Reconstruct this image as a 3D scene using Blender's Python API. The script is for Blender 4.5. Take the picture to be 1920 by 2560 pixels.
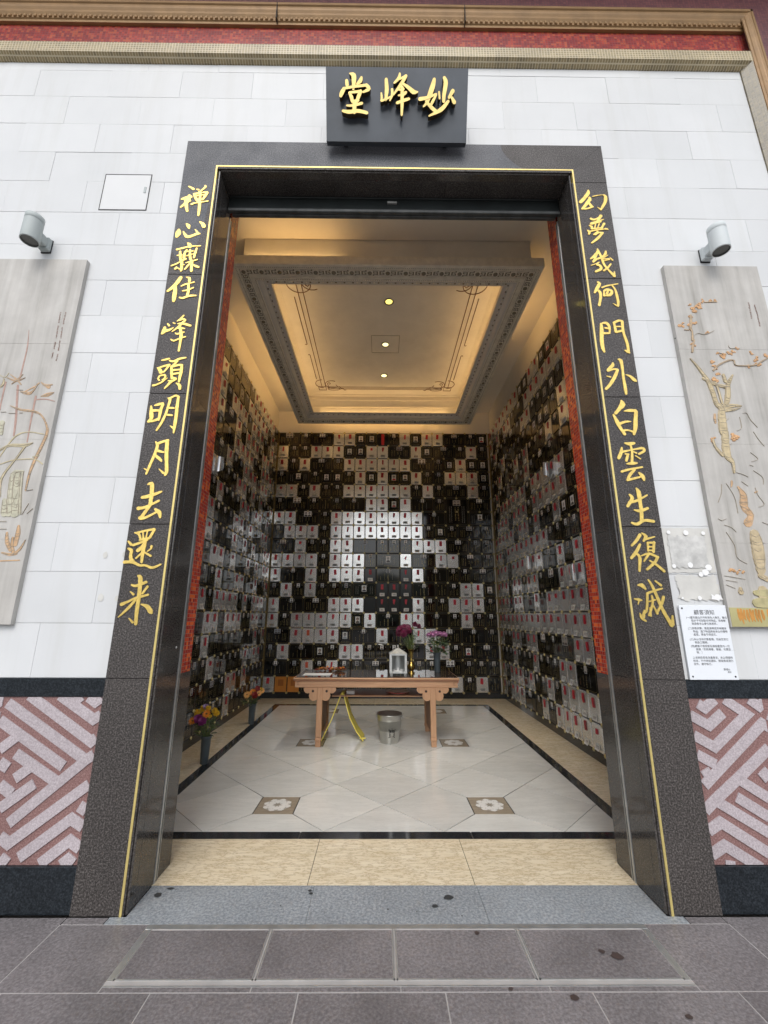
import bpy, math, random
from mathutils import Matrix, Vector
R = math.radians
rnd = random.Random(7)
for o in list(bpy.data.objects): bpy.data.objects.remove(o)
sc = bpy.context.scene
COL = sc.collection

# ------------------------------------------------------------------ camera
cam_d = bpy.data.cameras.new('camera'); cam = bpy.data.objects.new('camera', cam_d); COL.objects.link(cam)
sc.camera = cam
PITCH, YAW, ROLL = 0.2428, 0.0076, 0.0039
CAM = Vector((-0.0988, -2.5842, 1.5))
fw = Vector((math.sin(YAW)*math.cos(PITCH), math.cos(YAW)*math.cos(PITCH), math.sin(PITCH)))
rt0 = Vector((math.cos(YAW), -math.sin(YAW), 0)); up0 = rt0.cross(fw)
rt = rt0*math.cos(ROLL) + up0*math.sin(ROLL); up = -rt0*math.sin(ROLL) + up0*math.cos(ROLL)
cam.matrix_world = Matrix(((rt.x, up.x, -fw.x, CAM.x), (rt.y, up.y, -fw.y, CAM.y), (rt.z, up.z, -fw.z, CAM.z), (0, 0, 0, 1)))
cam_d.sensor_fit = 'VERTICAL'; cam_d.sensor_height = 36.0; cam_d.sensor_width = 27.0
cam_d.lens = 36.0*1046.38/2560.0
cam_d.clip_start = 0.05; cam_d.clip_end = 2000

# ------------------------------------------------------------------ sky, sun, exposure
SUN_EL, SUN_AZ = R(46), R(186)
w = bpy.data.worlds.new('World'); sc.world = w; w.use_nodes = True
nt = w.node_tree; bgn = nt.nodes['Background']
sky = nt.nodes.new('ShaderNodeTexSky'); sky.sky_type = 'NISHITA'; sky.sun_disc = False
sky.sun_elevation = SUN_EL; sky.sun_rotation = SUN_AZ; sky.air_density = 1.0; sky.dust_density = 2.0; sky.ozone_density = 1.0
hs = nt.nodes.new('ShaderNodeHueSaturation'); hs.inputs['Saturation'].default_value = 0.45
nt.links.new(sky.outputs[0], hs.inputs['Color']); nt.links.new(hs.outputs[0], bgn.inputs[0])
bgn.inputs[1].default_value = 0.15
sd = bpy.data.lights.new('sun', 'SUN'); sd.energy = 0.7; sd.angle = R(30); sd.color = (1.0, 0.985, 0.965)
sun = bpy.data.objects.new('sun', sd); COL.objects.link(sun)
sdir = Vector((math.sin(SUN_AZ)*math.cos(SUN_EL), math.cos(SUN_AZ)*math.cos(SUN_EL), math.sin(SUN_EL)))
sun.rotation_euler = sdir.to_track_quat('Z', 'Y').to_euler(); sun.location = sdir*40
sc.view_settings.view_transform = 'Standard'; sc.view_settings.look = 'None'
sc.view_settings.gamma = 1.0; sc.view_settings.use_curve_mapping = False
sc.view_settings.exposure = 0.60
sc.cycles.use_denoising = True
sc.cycles.max_bounces = 10; sc.cycles.diffuse_bounces = 7; sc.cycles.glossy_bounces = 4
sc.cycles.sample_clamp_indirect = 6.0
COVE, DOWN = 7.2, 1.25          # emission of the cove tubes and of the ceiling downlights

# ------------------------------------------------------------------ materials
def lin(c):
    return tuple(((v/12.92) if v <= .04045 else ((v+.055)/1.055)**2.4) for v in c)
MATS = {}
def nodes_of(name):
    m = bpy.data.materials.new(name); m.use_nodes = True
    MATS[name] = m
    return m, m.node_tree.nodes, m.node_tree.links, m.node_tree.nodes['Principled BSDF']
def tcoord(N, L, scale=(1, 1, 1), rot=(0, 0, 0), kind='Object'):
    tc = N.new('ShaderNodeTexCoord'); mp = N.new('ShaderNodeMapping')
    mp.inputs['Scale'].default_value = scale; mp.inputs['Rotation'].default_value = rot
    L.new(tc.outputs[kind], mp.inputs[0]); return mp.outputs[0]
def noise(N, L, vec, scale, detail=4, rough=.6):
    n = N.new('ShaderNodeTexNoise'); n.inputs['Scale'].default_value = scale
    n.inputs['Detail'].default_value = detail; n.inputs['Roughness'].default_value = rough
    L.new(vec, n.inputs['Vector']); return n.outputs['Fac']
def ramp(N, L, fac, stops):
    r = N.new('ShaderNodeValToRGB'); e = r.color_ramp.elements
    while len(e) < len(stops): e.new(.5)
    for k, (p, c) in enumerate(stops):
        e[k].position = p; e[k].color = (*c, 1) if len(c) == 3 else c
    L.new(fac, r.inputs[0]); return r.outputs[0]
def mixc(N, L, fac, a, b, mode='MIX'):
    m = N.new('ShaderNodeMix'); m.data_type = 'RGBA'; m.blend_type = mode
    if isinstance(fac, (int, float)): m.inputs[0].default_value = fac
    else: L.new(fac, m.inputs[0])
    for s, v in ((6, a), (7, b)):
        if isinstance(v, tuple): m.inputs[s].default_value = (*v, 1)
        else: L.new(v, m.inputs[s])
    return m.outputs[2]
def bump(N, L, B, h, strength, dist=.002):
    b = N.new('ShaderNodeBump'); b.inputs['Strength'].default_value = strength; b.inputs['Distance'].default_value = dist
    L.new(h, b.inputs['Height']); L.new(b.outputs[0], B.inputs['Normal'])
def objrand(N, L, lo, hi):
    oi = N.new('ShaderNodeObjectInfo'); mr = N.new('ShaderNodeMapRange')
    mr.inputs['To Min'].default_value = lo; mr.inputs['To Max'].default_value = hi
    L.new(oi.outputs['Random'], mr.inputs[0]); return mr.outputs[0]
def tint(N, L, col, val):
    h = N.new('ShaderNodeHueSaturation'); L.new(val, h.inputs['Value']); L.new(col, h.inputs['Color']); return h.outputs[0]
def plain(name, c, rough=.5, metal=0., var=.12, nscale=6, bumps=0., bscale=60, rand=0., spec=None, emis=None, coat=0.):
    m, N, L, B = nodes_of(name)
    v = tcoord(N, L)
    f = noise(N, L, v, nscale)
    a = tuple(min(1, x*(1-var)) for x in c); b = tuple(min(1, x*(1+var)) for x in c)
    col = ramp(N, L, f, [(.3, a), (.7, b)])
    if rand: col = tint(N, L, col, objrand(N, L, 1-rand, 1+rand))
    L.new(col, B.inputs['Base Color'])
    B.inputs['Roughness'].default_value = rough; B.inputs['Metallic'].default_value = metal
    if spec is not None: B.inputs['Specular IOR Level'].default_value = spec
    if coat: B.inputs['Coat Weight'].default_value = coat; B.inputs['Coat Roughness'].default_value = .05
    if bumps: bump(N, L, B, noise(N, L, v, bscale), bumps)
    if emis:
        B.inputs['Emission Color'].default_value = (*emis[0], 1); B.inputs['Emission Strength'].default_value = emis[1]
    return m
def granite(name, dark, mid, light, scale=90, rough=.55, bumps=.3, rand=.05, patch=.12, bdist=.003, spec=.5):
    m, N, L, B = nodes_of(name)
    v = tcoord(N, L)
    f1 = noise(N, L, v, scale, 3, .7)
    col = ramp(N, L, f1, [(.36, dark), (.5, mid), (.66, light)])
    vo = N.new('ShaderNodeTexVoronoi'); vo.inputs['Scale'].default_value = scale*1.6; L.new(v, vo.inputs['Vector'])
    sp = ramp(N, L, vo.outputs['Distance'], [(.0, (1, 1, 1)), (.22, (0, 0, 0))])
    col = mixc(N, L, mixc(N, L, .35, (0., 0., 0.), sp), col, light)
    big = ramp(N, L, noise(N, L, v, 2.2, 3), [(.3, (1-patch,)*3), (.7, (1+patch,)*3)])
    col = mixc(N, L, 1., col, big, 'MULTIPLY')
    if rand: col = tint(N, L, col, objrand(N, L, 1-rand, 1+rand))
    L.new(col, B.inputs['Base Color'])
    rr = ramp(N, L, noise(N, L, v, 5, 3), [(.3, (rough*.85,)*3), (.7, (min(1, rough*1.15),)*3)])
    L.new(rr, B.inputs['Roughness'])
    B.inputs['Specular IOR Level'].default_value = spec
    if bumps: bump(N, L, B, f1, bumps, bdist)
    return m
def mosaic(name, cols, grout, size=.022, rough=.25, axes='XZ', rand_amt=1., gap=.002, bumps=.5):
    """small square glass tesserae, each with its own colour"""
    m, N, L, B = nodes_of(name)
    tc = N.new('ShaderNodeTexCoord'); sx = N.new('ShaderNodeSeparateXYZ'); L.new(tc.outputs['Object'], sx.inputs[0])
    cb = N.new('ShaderNodeCombineXYZ')
    L.new(sx.outputs[axes[0]], cb.inputs[0]); L.new(sx.outputs[axes[1]], cb.inputs[1])
    br = N.new('ShaderNodeTexBrick'); br.offset = .0; br.squash = 1.
    br.inputs['Scale'].default_value = 1.; br.inputs['Brick Width'].default_value = size; br.inputs['Row Height'].default_value = size
    br.inputs['Mortar Size'].default_value = gap; br.inputs['Mortar Smooth'].default_value = .1
    L.new(cb.outputs[0], br.inputs['Vector'])
    sn = N.new('ShaderNodeVectorMath'); sn.operation = 'SNAP'; sn.inputs[1].default_value = (size, size, size)
    L.new(cb.outputs[0], sn.inputs[0])
    wn = N.new('ShaderNodeTexWhiteNoise'); wn.noise_dimensions = '2D'; L.new(sn.outputs[0], wn.inputs['Vector'])
    st = [(k/max(1, len(cols)), c) for k, c in enumerate(cols)]
    rm = N.new('ShaderNodeValToRGB'); rm.color_ramp.interpolation = 'CONSTANT'; e = rm.color_ramp.elements
    while len(e) < len(st): e.new(.5)
    for k, (p, c) in enumerate(st): e[k].position = p; e[k].color = (*c, 1)
    L.new(wn.outputs['Value'], rm.inputs[0])
    col = mixc(N, L, br.outputs['Fac'], rm.outputs[0], grout)
    big = ramp(N, L, noise(N, L, tc.outputs['Object'], 3, 3), [(.3, (.85,)*3), (.7, (1.15,)*3)])
    L.new(mixc(N, L, 1., col, big, 'MULTIPLY'), B.inputs['Base Color'])
    B.inputs['Roughness'].default_value = rough
    iv = N.new('ShaderNodeInvert'); L.new(br.outputs['Fac'], iv.inputs['Color'])
    bump(N, L, B, iv.outputs[0], bumps, .002)
    return m
def veined(name, c1, c2, vein, scale=(2.0, 14, 14), rough=.15, rand=.04, amt=.5):
    m, N, L, B = nodes_of(name)
    v = tcoord(N, L, scale)
    base = ramp(N, L, noise(N, L, v, 1.6, 6, .65), [(.3, c1), (.7, c2)])
    wv = noise(N, L, v, 2.8, 8, .72)
    vm = ramp(N, L, wv, [(.46, (0, 0, 0)), (.495, (1, 1, 1)), (.53, (0, 0, 0))])
    vm = mixc(N, L, amt, (0., 0., 0.), vm)
    col = mixc(N, L, vm, base, vein)
    if rand: col = tint(N, L, col, objrand(N, L, 1-rand, 1+rand))
    L.new(col, B.inputs['Base Color']); B.inputs['Roughness'].default_value = rough
    return m
def wood(name, c1, c2, rough=.45, scale=(3, 40, 40), rot=(0, 0, 0)):
    m, N, L, B = nodes_of(name)
    v = tcoord(N, L, scale, rot)
    f = noise(N, L, v, 1.2, 6, .65)
    L.new(ramp(N, L, f, [(.25, c1), (.75, c2)]), B.inputs['Base Color'])
    B.inputs['Roughness'].default_value = rough; bump(N, L, B, f, .15, .001)
    return m

# facade
def stone_white():
    m, N, L, B = nodes_of('white_stone')
    v = tcoord(N, L)
    a = ramp(N, L, noise(N, L, v, 1.1, 6, .6), [(.3, (.635, .645, .645)), (.7, (.70, .708, .706))])
    st = ramp(N, L, noise(N, L, tcoord(N, L, (6, 6, .5)), 1.5, 5), [(.5, (1, 1, 1)), (.8, (.93, .925, .905))])
    c = mixc(N, L, 1., a, st, 'MULTIPLY'); c = tint(N, L, c, objrand(N, L, .965, 1.03))
    L.new(c, B.inputs['Base Color']); B.inputs['Roughness'].default_value = .55
    bump(N, L, B, noise(N, L, v, 35, 4), .12, .002); return m
stone_white()
plain('joint_grey', (.44, .44, .43), .9)
plain('hatch_white', (.68, .685, .68), .5, var=.03, nscale=3)
granite('frame_bloom_sheen', (.058, .060, .065), (.098, .101, .110), (.17, .173, .185), 110, .55, .6, .05, .16, .003, .4)  # paler bluish frame granite: dusty stone with sky sheen put into its colour
granite('frame_granite', (.018, .015, .0135), (.050, .0435, .0395), (.150, .134, .126), 110, .50, .7, .06, .15, .003, .42)
granite('jamb_granite', (.030, .027, .025), (.060, .054, .049), (.115, .105, .096), 120, .10, 0, .08, .22)
granite('black_granite', (.008, .009, .010), (.017, .018, .020), (.045, .05, .055), 140, .10, 0, .05, .1)
granite('base_granite', (.006, .008, .010), (.014, .018, .022), (.035, .042, .05), 120, .36, .05, .1, .2, .003, .28)
granite('fret_dark', (.16, .078, .072), (.235, .125, .115), (.34, .215, .195), 130, .55, .35, .03, .1)
granite('fret_light', (.36, .31, .32), (.445, .39, .405), (.56, .505, .52), 130, .5, .3, .03, .08)
granite('paving_granite', (.138, .125, .124), (.192, .176, .175), (.265, .245, .245), 75, .40, .4, .07, .22, .002)
granite('threshold_granite', (.20, .217, .23), (.29, .312, .326), (.42, .445, .458), 70, .42, .5, .04, .12, .002)
plain('gold_leaf', (.83, .60, .17), .38, .75, .18, 40, .35, 90)
plain('gold_line', (.72, .58, .22), .45, .55, .1, 20)
plain('steel', (.60, .61, .60), .38, .75, .15, 12)
plain('steel_dirty', (.36, .36, .34), .5, .6, .35, 14)
mosaic('red_mosaic', [lin((.72, .20, .13)), lin((.86, .30, .14)), lin((.66, .15, .12)), lin((.92, .42, .17)), lin((.78, .22, .12)), lin((.60, .13, .12))], (.45, .22, .15), .026, .22, 'YZ', gap=.0016)
mosaic('red_frieze_mosaic', [lin((.60, .20, .19)), lin((.70, .26, .20)), lin((.55, .17, .18)), lin((.72, .34, .22)), lin((.62, .20, .18)), lin((.52, .16, .18))], (.22, .10, .09), .024, .3, 'XZ', gap=.0012)
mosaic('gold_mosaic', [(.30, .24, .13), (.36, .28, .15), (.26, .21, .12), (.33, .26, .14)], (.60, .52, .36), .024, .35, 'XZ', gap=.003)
mosaic('gold_mosaic_shaded', [(.15, .125, .07), (.19, .155, .085), (.13, .11, .065), (.165, .135, .075)], (.17, .145, .10), .024, .35, 'XZ', gap=.003)  # darker copy of the gold mosaic: side cove's shade put into the colour
mosaic('maroon_mosaic', [(.17, .06, .065), (.20, .075, .075), (.14, .05, .06), (.18, .07, .07)], (.10, .05, .05), .024, .35, 'XZ')
plain('cornice_gold', (.31, .185, .08), .45, .2, .15, 8)
plain('board_black', (.064, .074, .088), .28, 0, .25, 3)
plain('letter_gold', (.88, .66, .24), .42, .45, .12, 18, .15, 60)
plain('letter_side_shade', (.05, .035, .015), .6)  # dark letter sides: their shadow is painted into the colour
m, N, L, B = nodes_of('panel_stone')
v = tcoord(N, L, (9, 9, .55))
c = ramp(N, L, noise(N, L, v, 1.6, 8, .62), [(.25, (.29, .275, .24)), (.42, (.45, .43, .395)), (.58, (.51, .49, .455)), (.8, (.60, .585, .55))])
L.new(mixc(N, L, 1., c, ramp(N, L, noise(N, L, tcoord(N, L), 3.5, 5), [(.3, (.86,)*3), (.7, (1.1,)*3)]), 'MULTIPLY'), B.inputs['Base Color'])
B.inputs['Roughness'].default_value = .6; bump(N, L, B, noise(N, L, v, 3, 6), .15)
CARVE = {'r': (.42, .27, .22), 'o': (.56, .36, .20), 'y': (.52, .45, .28), 'g': (.50, .48, .36), 'n': (.36, .31, .24), 'i': (.33, .21, .17),
         'b': (.50, .36, .22), 't': (.55, .45, .27), 'a': (.52, .42, .26), 'l': (.45, .40, .21)}
for k, c in CARVE.items(): plain('carve_'+k, c, .5, 0, .2, 25)
plain('blossom', (.60, .35, .17), .5, 0, .25, 30)
plain('ochre_base', (.44, .40, .19), .5, 0, .12, 6)
plain('rust_stain', (.58, .27, .06), .6, 0, .35, 9)
plain('lamp_grey', (.44, .48, .47), .6, 0, .04)
plain('lamp_white', (.62, .66, .66), .6, 0, .03)
plain('bright_steel', (.52, .52, .49), .3, .95, .12, 9)
plain('lamp_glass', (.10, .105, .10), .25)
plain('notice_white', (.80, .83, .86), .3, 0, .02)
plain('ink', (.10, .10, .11), .6)
plain('screw_dark', (.03, .03, .03), .4, .6)
plain('patch_grey', (.56, .555, .53), .7, 0, .22, 16, .5, 25)
plain('filler_white', (.86, .86, .85), .6, 0, .03)
plain('stain_grey', (.62, .61, .57), .6, 0, .1, 8)
plain('spill_dark', (.055, .057, .058), .35)
plain('spill_brown', (.075, .055, .05), .35)
plain('rubber_black', (.012, .012, .012), .6)
plain('shutter_black', (.022, .027, .027), .35, .3, .25, 5)
plain('shutter_edge', (.07, .075, .075), .45, .3, .4, 9)
# hall
plain('plaster', (.78, .74, .66), .7, 0, .04, 2)
plain('plaster_grey', (.80, .77, .70), .7, 0, .06, 3)
plain('moulding_grey', (.82, .77, .65), .6, 0, .12, 10)
plain('moulding_dark', (.25, .215, .15), .7)
plain('moulding_pale', (.64, .62, .58), .6, 0, .05)
plain('ornament_brown', (.20, .10, .045), .6)
veined('tile_grey', (.61, .60, .555), (.71, .70, .65), (.50, .49, .45), (1.2, 5, 5), .13, .07, .35)
plain('grout', (.04, .037, .033), .9)
plain('paving_joint', (.40, .38, .36), .9)
veined('marble_beige', (.72, .60, .40), (.85, .75, .56), (.42, .31, .17), (2.6, 9, 9), .16, .05, .75)
veined('marble_tan', (.29, .235, .165), (.38, .32, .235), (.21, .16, .11), (2, 16, 16), .18, .05, .5)
plain('petal_white', (.78, .76, .71), .2, 0, .05)
plain('petal_line', (.30, .27, .22), .5)
plain('niche_black', (.008, .0075, .007), .06, 0, .2, 4)
plain('niche_back', (.012, .010, .008), .5)
m, N, L, B = nodes_of('silver_plate')
oi_ = N.new('ShaderNodeObjectInfo'); tc_ = N.new('ShaderNodeTexCoord'); va_ = N.new('ShaderNodeVectorMath'); va_.operation = 'MULTIPLY_ADD'
L.new(oi_.outputs['Random'], va_.inputs[0]); va_.inputs[1].default_value = (37, 53, 71); L.new(tc_.outputs['Object'], va_.inputs[2]); v = va_.outputs[0]
L.new(tint(N, L, ramp(N, L, noise(N, L, v, 9, 3), [(.3, (.80, .80, .79)), (.7, (.90, .90, .89))]), objrand(N, L, .9, 1.05)), B.inputs['Base Color'])
B.inputs['Metallic'].default_value = .80; B.inputs['Roughness'].default_value = .26
bump(N, L, B, noise(N, L, v, 6, 1), .16, .012)
plain('dark_bag', (.02, .02, .022), .16)
plain('ribbon_red', (.46, .013, .03), .45, 0, .12, 20, rand=.25)
plain('ribbon_orange', (.62, .09, .03), .45)
plain('tag_paper', (.36, .36, .345), .7, 0, .05, rand=.06)
plain('tag_white', (.66, .65, .62), .7, 0, .05, rand=.06)
plain('tag_ink', (.05, .05, .05), .7)
plain('inscription_gold', (.46, .37, .15), .45, .5, .25, 60)
plain('inscription_pale', (.42, .40, .34), .5, .2, .2, 60)
plain('border_gold', (.22, .17, .07), .45, .4, .2, 40)
plain('rosette_gold', (.50, .42, .20), .35, .75, .2, 60)
plain('post_gold', (.20, .145, .055), .5, .4, .45, 30)
plain('photo_white', (.82, .81, .79), .35, 0, .05)
plain('photo_blue', (.30, .33, .38), .35, 0, .1, rand=.3)
plain('photo_sepia', (.42, .38, .33), .35, 0, .1, rand=.3)
plain('photo_skin', (.46, .36, .29), .4, 0, .1, rand=.15)
plain('photo_skin_grey', (.38, .37, .36), .4, 0, .1, rand=.15)
plain('photo_dark', (.035, .033, .035), .4)
plain('niche_orange', (.62, .24, .035), .5, 0, .1)
plain('niche_orange_deep', (.40, .13, .02), .6)
wood('table_wood', (.37, .20, .11), (.53, .315, .18), .42, (4, 40, 40))
wood('table_wood_leg', (.36, .195, .105), (.52, .305, .172), .42, (40, 40, 4))
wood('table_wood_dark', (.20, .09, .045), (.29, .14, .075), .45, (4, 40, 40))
plain('table_glass', (.05, .035, .028), .025, 0, .1)
plain('sign_yellow', (.80, .68, .12), .4, 0, .05)
plain('brass', (.42, .29, .08), .18, .95, .25, 14)
plain('vase_grey', (.075, .095, .105), .42, 0, .06)
plain('tray_white', (.7, .7, .68), .4)
plain('red_dish', (.55, .04, .03), .35)
plain('paper_white', (.75, .75, .73), .7)
for n_, c_ in (('petal_yellow', (.70, .46, .03)), ('petal_orange', (.78, .25, .02)), ('petal_peach', (.80, .42, .13)), ('petal_purple', (.20, .02, .13)),
               ('petal_maroon', (.13, .008, .04)), ('petal_deep_red', (.22, .012, .012)), ('petal_pink', (.55, .27, .45)), ('petal_lilac', (.40, .28, .47)), ('petal_rust', (.36, .13, .05))):
    plain(n_, c_, .55, 0, .2, 40)
plain('flower_centre', (.16, .09, .02), .8)
plain('stem_green', (.12, .17, .045), .5, 0, .2, 30)
plain('leaf_green', (.045, .085, .03), .5, 0, .35, 18)
plain('leaf_grey', (.16, .19, .15), .6, 0, .25, 18)
plain('hill_green', (.05, .075, .035), .9, 0, .35, .15)
plain('ground_grey', (.20, .185, .175), .8, 0, .1, .3)
plain('cove_tube', (.9, .85, .7), .5, emis=((1.0, .61, .24), COVE))
plain('down_lens', (.9, .85, .6), .4, emis=((1.0, .82, .16), DOWN))
plain('down_lens_pale', (.9, .9, .75), .4, emis=((1.0, .90, .42), DOWN))
plain('down_rim', (.30, .28, .23), .35, .6)

# ------------------------------------------------------------------ mesh helpers
class MB:
    def __init__(s): s.v = []; s.f = []; s.m = []; s.sm = []; s.mats = []
    def mi(s, name):
        if name not in s.mats: s.mats.append(name)
        return s.mats.index(name)
    def face(s, pts, mat, smooth=False):
        b = len(s.v); s.v += [tuple(p) for p in pts]; s.f.append(tuple(range(b, b+len(pts)))); s.m.append(s.mi(mat)); s.sm.append(smooth)
    def add(s, verts, faces, mat, smooth=False):
        b = len(s.v); s.v += [tuple(p) for p in verts]; i = s.mi(mat)
        for f in faces: s.f.append(tuple(b+k for k in f)); s.m.append(i); s.sm.append(smooth)
    def box(s, x0, x1, y0, y1, z0, z1, mat, ch=0.):
        if ch <= 0:
            V = [(x0, y0, z0), (x1, y0, z0), (x1, y1, z0), (x0, y1, z0), (x0, y0, z1), (x1, y0, z1), (x1, y1, z1), (x0, y1, z1)]
            s.add(V, [(0, 3, 2, 1), (4, 5, 6, 7), (0, 1, 5, 4), (1, 2, 6, 5), (2, 3, 7, 6), (3, 0, 4, 7)], mat)
        else:
            V = []
            X, Y, Z = (x0, x1), (y0, y1), (z0, z1)
            idx = {}
            for i in (0, 1):
                for j in (0, 1):
                    for k in (0, 1):
                        sx, sy, sz = (1-2*i)*ch, (1-2*j)*ch, (1-2*k)*ch
                        for a in range(3):
                            p = [X[i]+sx, Y[j]+sy, Z[k]+sz]; p[a] = (X[i], Y[j], Z[k])[a]
                            idx[(i, j, k, a)] = len(V); V.append(tuple(p))
            F = []
            for a in range(3):
                b, c = (a+1) % 3, (a+2) % 3
                for sd_ in (0, 1):
                    q = []
                    for (u, v_) in ((0, 0), (1, 0), (1, 1), (0, 1)):
                        t = [0, 0, 0]; t[a] = sd_; t[b] = u; t[c] = v_; q.append(idx[(*t, a)])
                    F.append(tuple(q) if sd_ else tuple(q[::-1]))
                for u in (0, 1):
                    for v_ in (0, 1):
                        t0 = [0, 0, 0]; t1 = [0, 0, 0]; t0[b] = t1[b] = u; t0[c] = t1[c] = v_; t1[a] = 1
                        q = (idx[(*t0, b)], idx[(*t1, b)], idx[(*t1, c)], idx[(*t0, c)])
                        F.append(q if (u == v_) else q[::-1])
            for i in (0, 1):
                for j in (0, 1):
                    for k in (0, 1):
                        q = (idx[(i, j, k, 0)], idx[(i, j, k, 1)], idx[(i, j, k, 2)]); F.append(q if (i+j+k) % 2 else q[::-1])
            s.add(V, F, mat)
    def prism(s, poly, d0, d1, fn, mat, side=None):
        """poly: 2-D outline; fn(u,v,d)->xyz; front cap at d0, back at d1"""
        n = len(poly); a = [fn(u, v, d0) for u, v in poly]; b = [fn(u, v, d1) for u, v in poly]
        s.add(a+b, [tuple(range(n))], mat)
        s.add(a+b, [tuple(range(2*n-1, n-1, -1))], side or mat)
        s.add(a+b, [(i, n+i, n+(i+1) % n, (i+1) % n) for i in range(n)], side or mat)
    def lathe(s, prof, c, mat, n=20, smooth=True, axis='Z', cap=True):
        V = []; F = []
        for r, h in prof:
            for k in range(n):
                a = 2*math.pi*k/n
                V.append((c[0]+r*math.cos(a), c[1]+r*math.sin(a), c[2]+h) if axis == 'Z' else (c[0]+r*math.cos(a), c[1]+h, c[2]+r*math.sin(a)))
        for i in range(len(prof)-1):
            for k in range(n): F.append((i*n+k, i*n+(k+1) % n, (i+1)*n+(k+1) % n, (i+1)*n+k))
        s.add(V, F, mat, smooth)
        if cap:
            s.add(V[:n], [tuple(range(n-1, -1, -1))], mat); s.add(V[-n:], [tuple(range(n))], mat)
    def tube(s, pts, rad, mat, n=6, smooth=True):
        pts = [Vector(p) for p in pts]; V = []; F = []; m_ = len(pts)
        rads = rad if isinstance(rad, (list, tuple)) else [rad]*m_
        for i, p in enumerate(pts):
            t = (pts[min(i+1, m_-1)]-pts[max(i-1, 0)]).normalized()
            a = t.cross(Vector((0, 0, 1)) if abs(t.z) < .9 else Vector((1, 0, 0))).normalized(); b = t.cross(a)
            for k in range(n):
                th = 2*math.pi*k/n; V.append(p+(a*math.cos(th)+b*math.sin(th))*rads[i])
        for i in range(m_-1):
            for k in range(n): F.append((i*n+k, i*n+(k+1) % n, (i+1)*n+(k+1) % n, (i+1)*n+k))
        F.append(tuple(range(n-1, -1, -1))); F.append(tuple(range((m_-1)*n, m_*n)))
        s.add(V, F, mat, smooth)
    def ball(s, c, r, mat, n=8, sq=(1, 1, 1), smooth=True):
        V = []; F = []; h = n//2
        for i in range(h+1):
            ph = math.pi*i/h
            for k in range(n):
                a = 2*math.pi*k/n
                V.append((c[0]+r*sq[0]*math.sin(ph)*math.cos(a), c[1]+r*sq[1]*math.sin(ph)*math.sin(a), c[2]+r*sq[2]*math.cos(ph)))
        for i in range(h):
            for k in range(n): F.append((i*n+k, (i+1)*n+k, (i+1)*n+(k+1) % n, i*n+(k+1) % n))
        s.add(V, F, mat, smooth)
    def mesh(s, name):
        me = bpy.data.meshes.new(name); me.from_pydata(s.v, [], s.f)
        for k in s.mats: me.materials.append(MATS[k])
        me.polygons.foreach_set('material_index', s.m); me.polygons.foreach_set('use_smooth', s.sm)
        me.update(); return me
    def build(s, name, parent=None, loc=None, rz=0, **kw): return put(name, s.mesh(name), parent, loc, rz, **kw)
def put(name, me, parent=None, loc=None, rz=0, **kw):
    o = bpy.data.objects.new(name, me); COL.objects.link(o)
    if parent: o.parent = parent
    if loc: o.location = loc
    if rz: o.rotation_euler = (0, 0, rz)
    for k, v_ in kw.items(): o[k] = v_
    return o
def thing(name, label, cat, loc=(0, 0, 0), group=None):
    o = bpy.data.objects.new(name, None); COL.objects.link(o); o.location = loc; o.empty_display_size = .1
    o['label'] = label; o['category'] = cat
    if group: o['group'] = group
    return o
def clip(poly, a, b, c):
    """keep a*x+b*y<=c"""
    out = []
    for i in range(len(poly)):
        p, q = poly[i], poly[(i+1) % len(poly)]
        dp, dq = a*p[0]+b*p[1]-c, a*q[0]+b*q[1]-c
        if dp <= 0: out.append(p)
        if (dp < 0 < dq) or (dq < 0 < dp):
            t = dp/(dp-dq); out.append((p[0]+(q[0]-p[0])*t, p[1]+(q[1]-p[1])*t))
    return out
def clip_rect(poly, x0, x1, y0, y1):
    for a, b, c in ((-1, 0, -x0), (1, 0, x1), (0, -1, -y0), (0, 1, y1)):
        if len(poly) > 2: poly = clip(poly, a, b, c)
    return poly if len(poly) > 2 else []
def spline(st, step=9.):
    """st: flat [x,z,w,...] in mm -> resampled Catmull-Rom points in metres"""
    P = [st[i:i+3] for i in range(0, len(st), 3)]
    if len(P) == 1: return [[c/1000 for c in P[0]]]
    out = []
    for i in range(len(P)-1):
        p0, p1, p2, p3 = P[max(i-1, 0)], P[i], P[i+1], P[min(i+2, len(P)-1)]
        n = max(2, int(math.hypot(p2[0]-p1[0], p2[1]-p1[1])/step))
        for k in range(n):
            t = k/n
            out.append([.5*((2*b)+(-a+c)*t+(2*a-5*b+4*c-d)*t*t+(-a+3*b-3*c+d)*t**3)/1000 for a, b, c, d in zip(p0, p1, p2, p3)])
    out.append([c/1000 for c in P[-1]])
    return out
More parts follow.
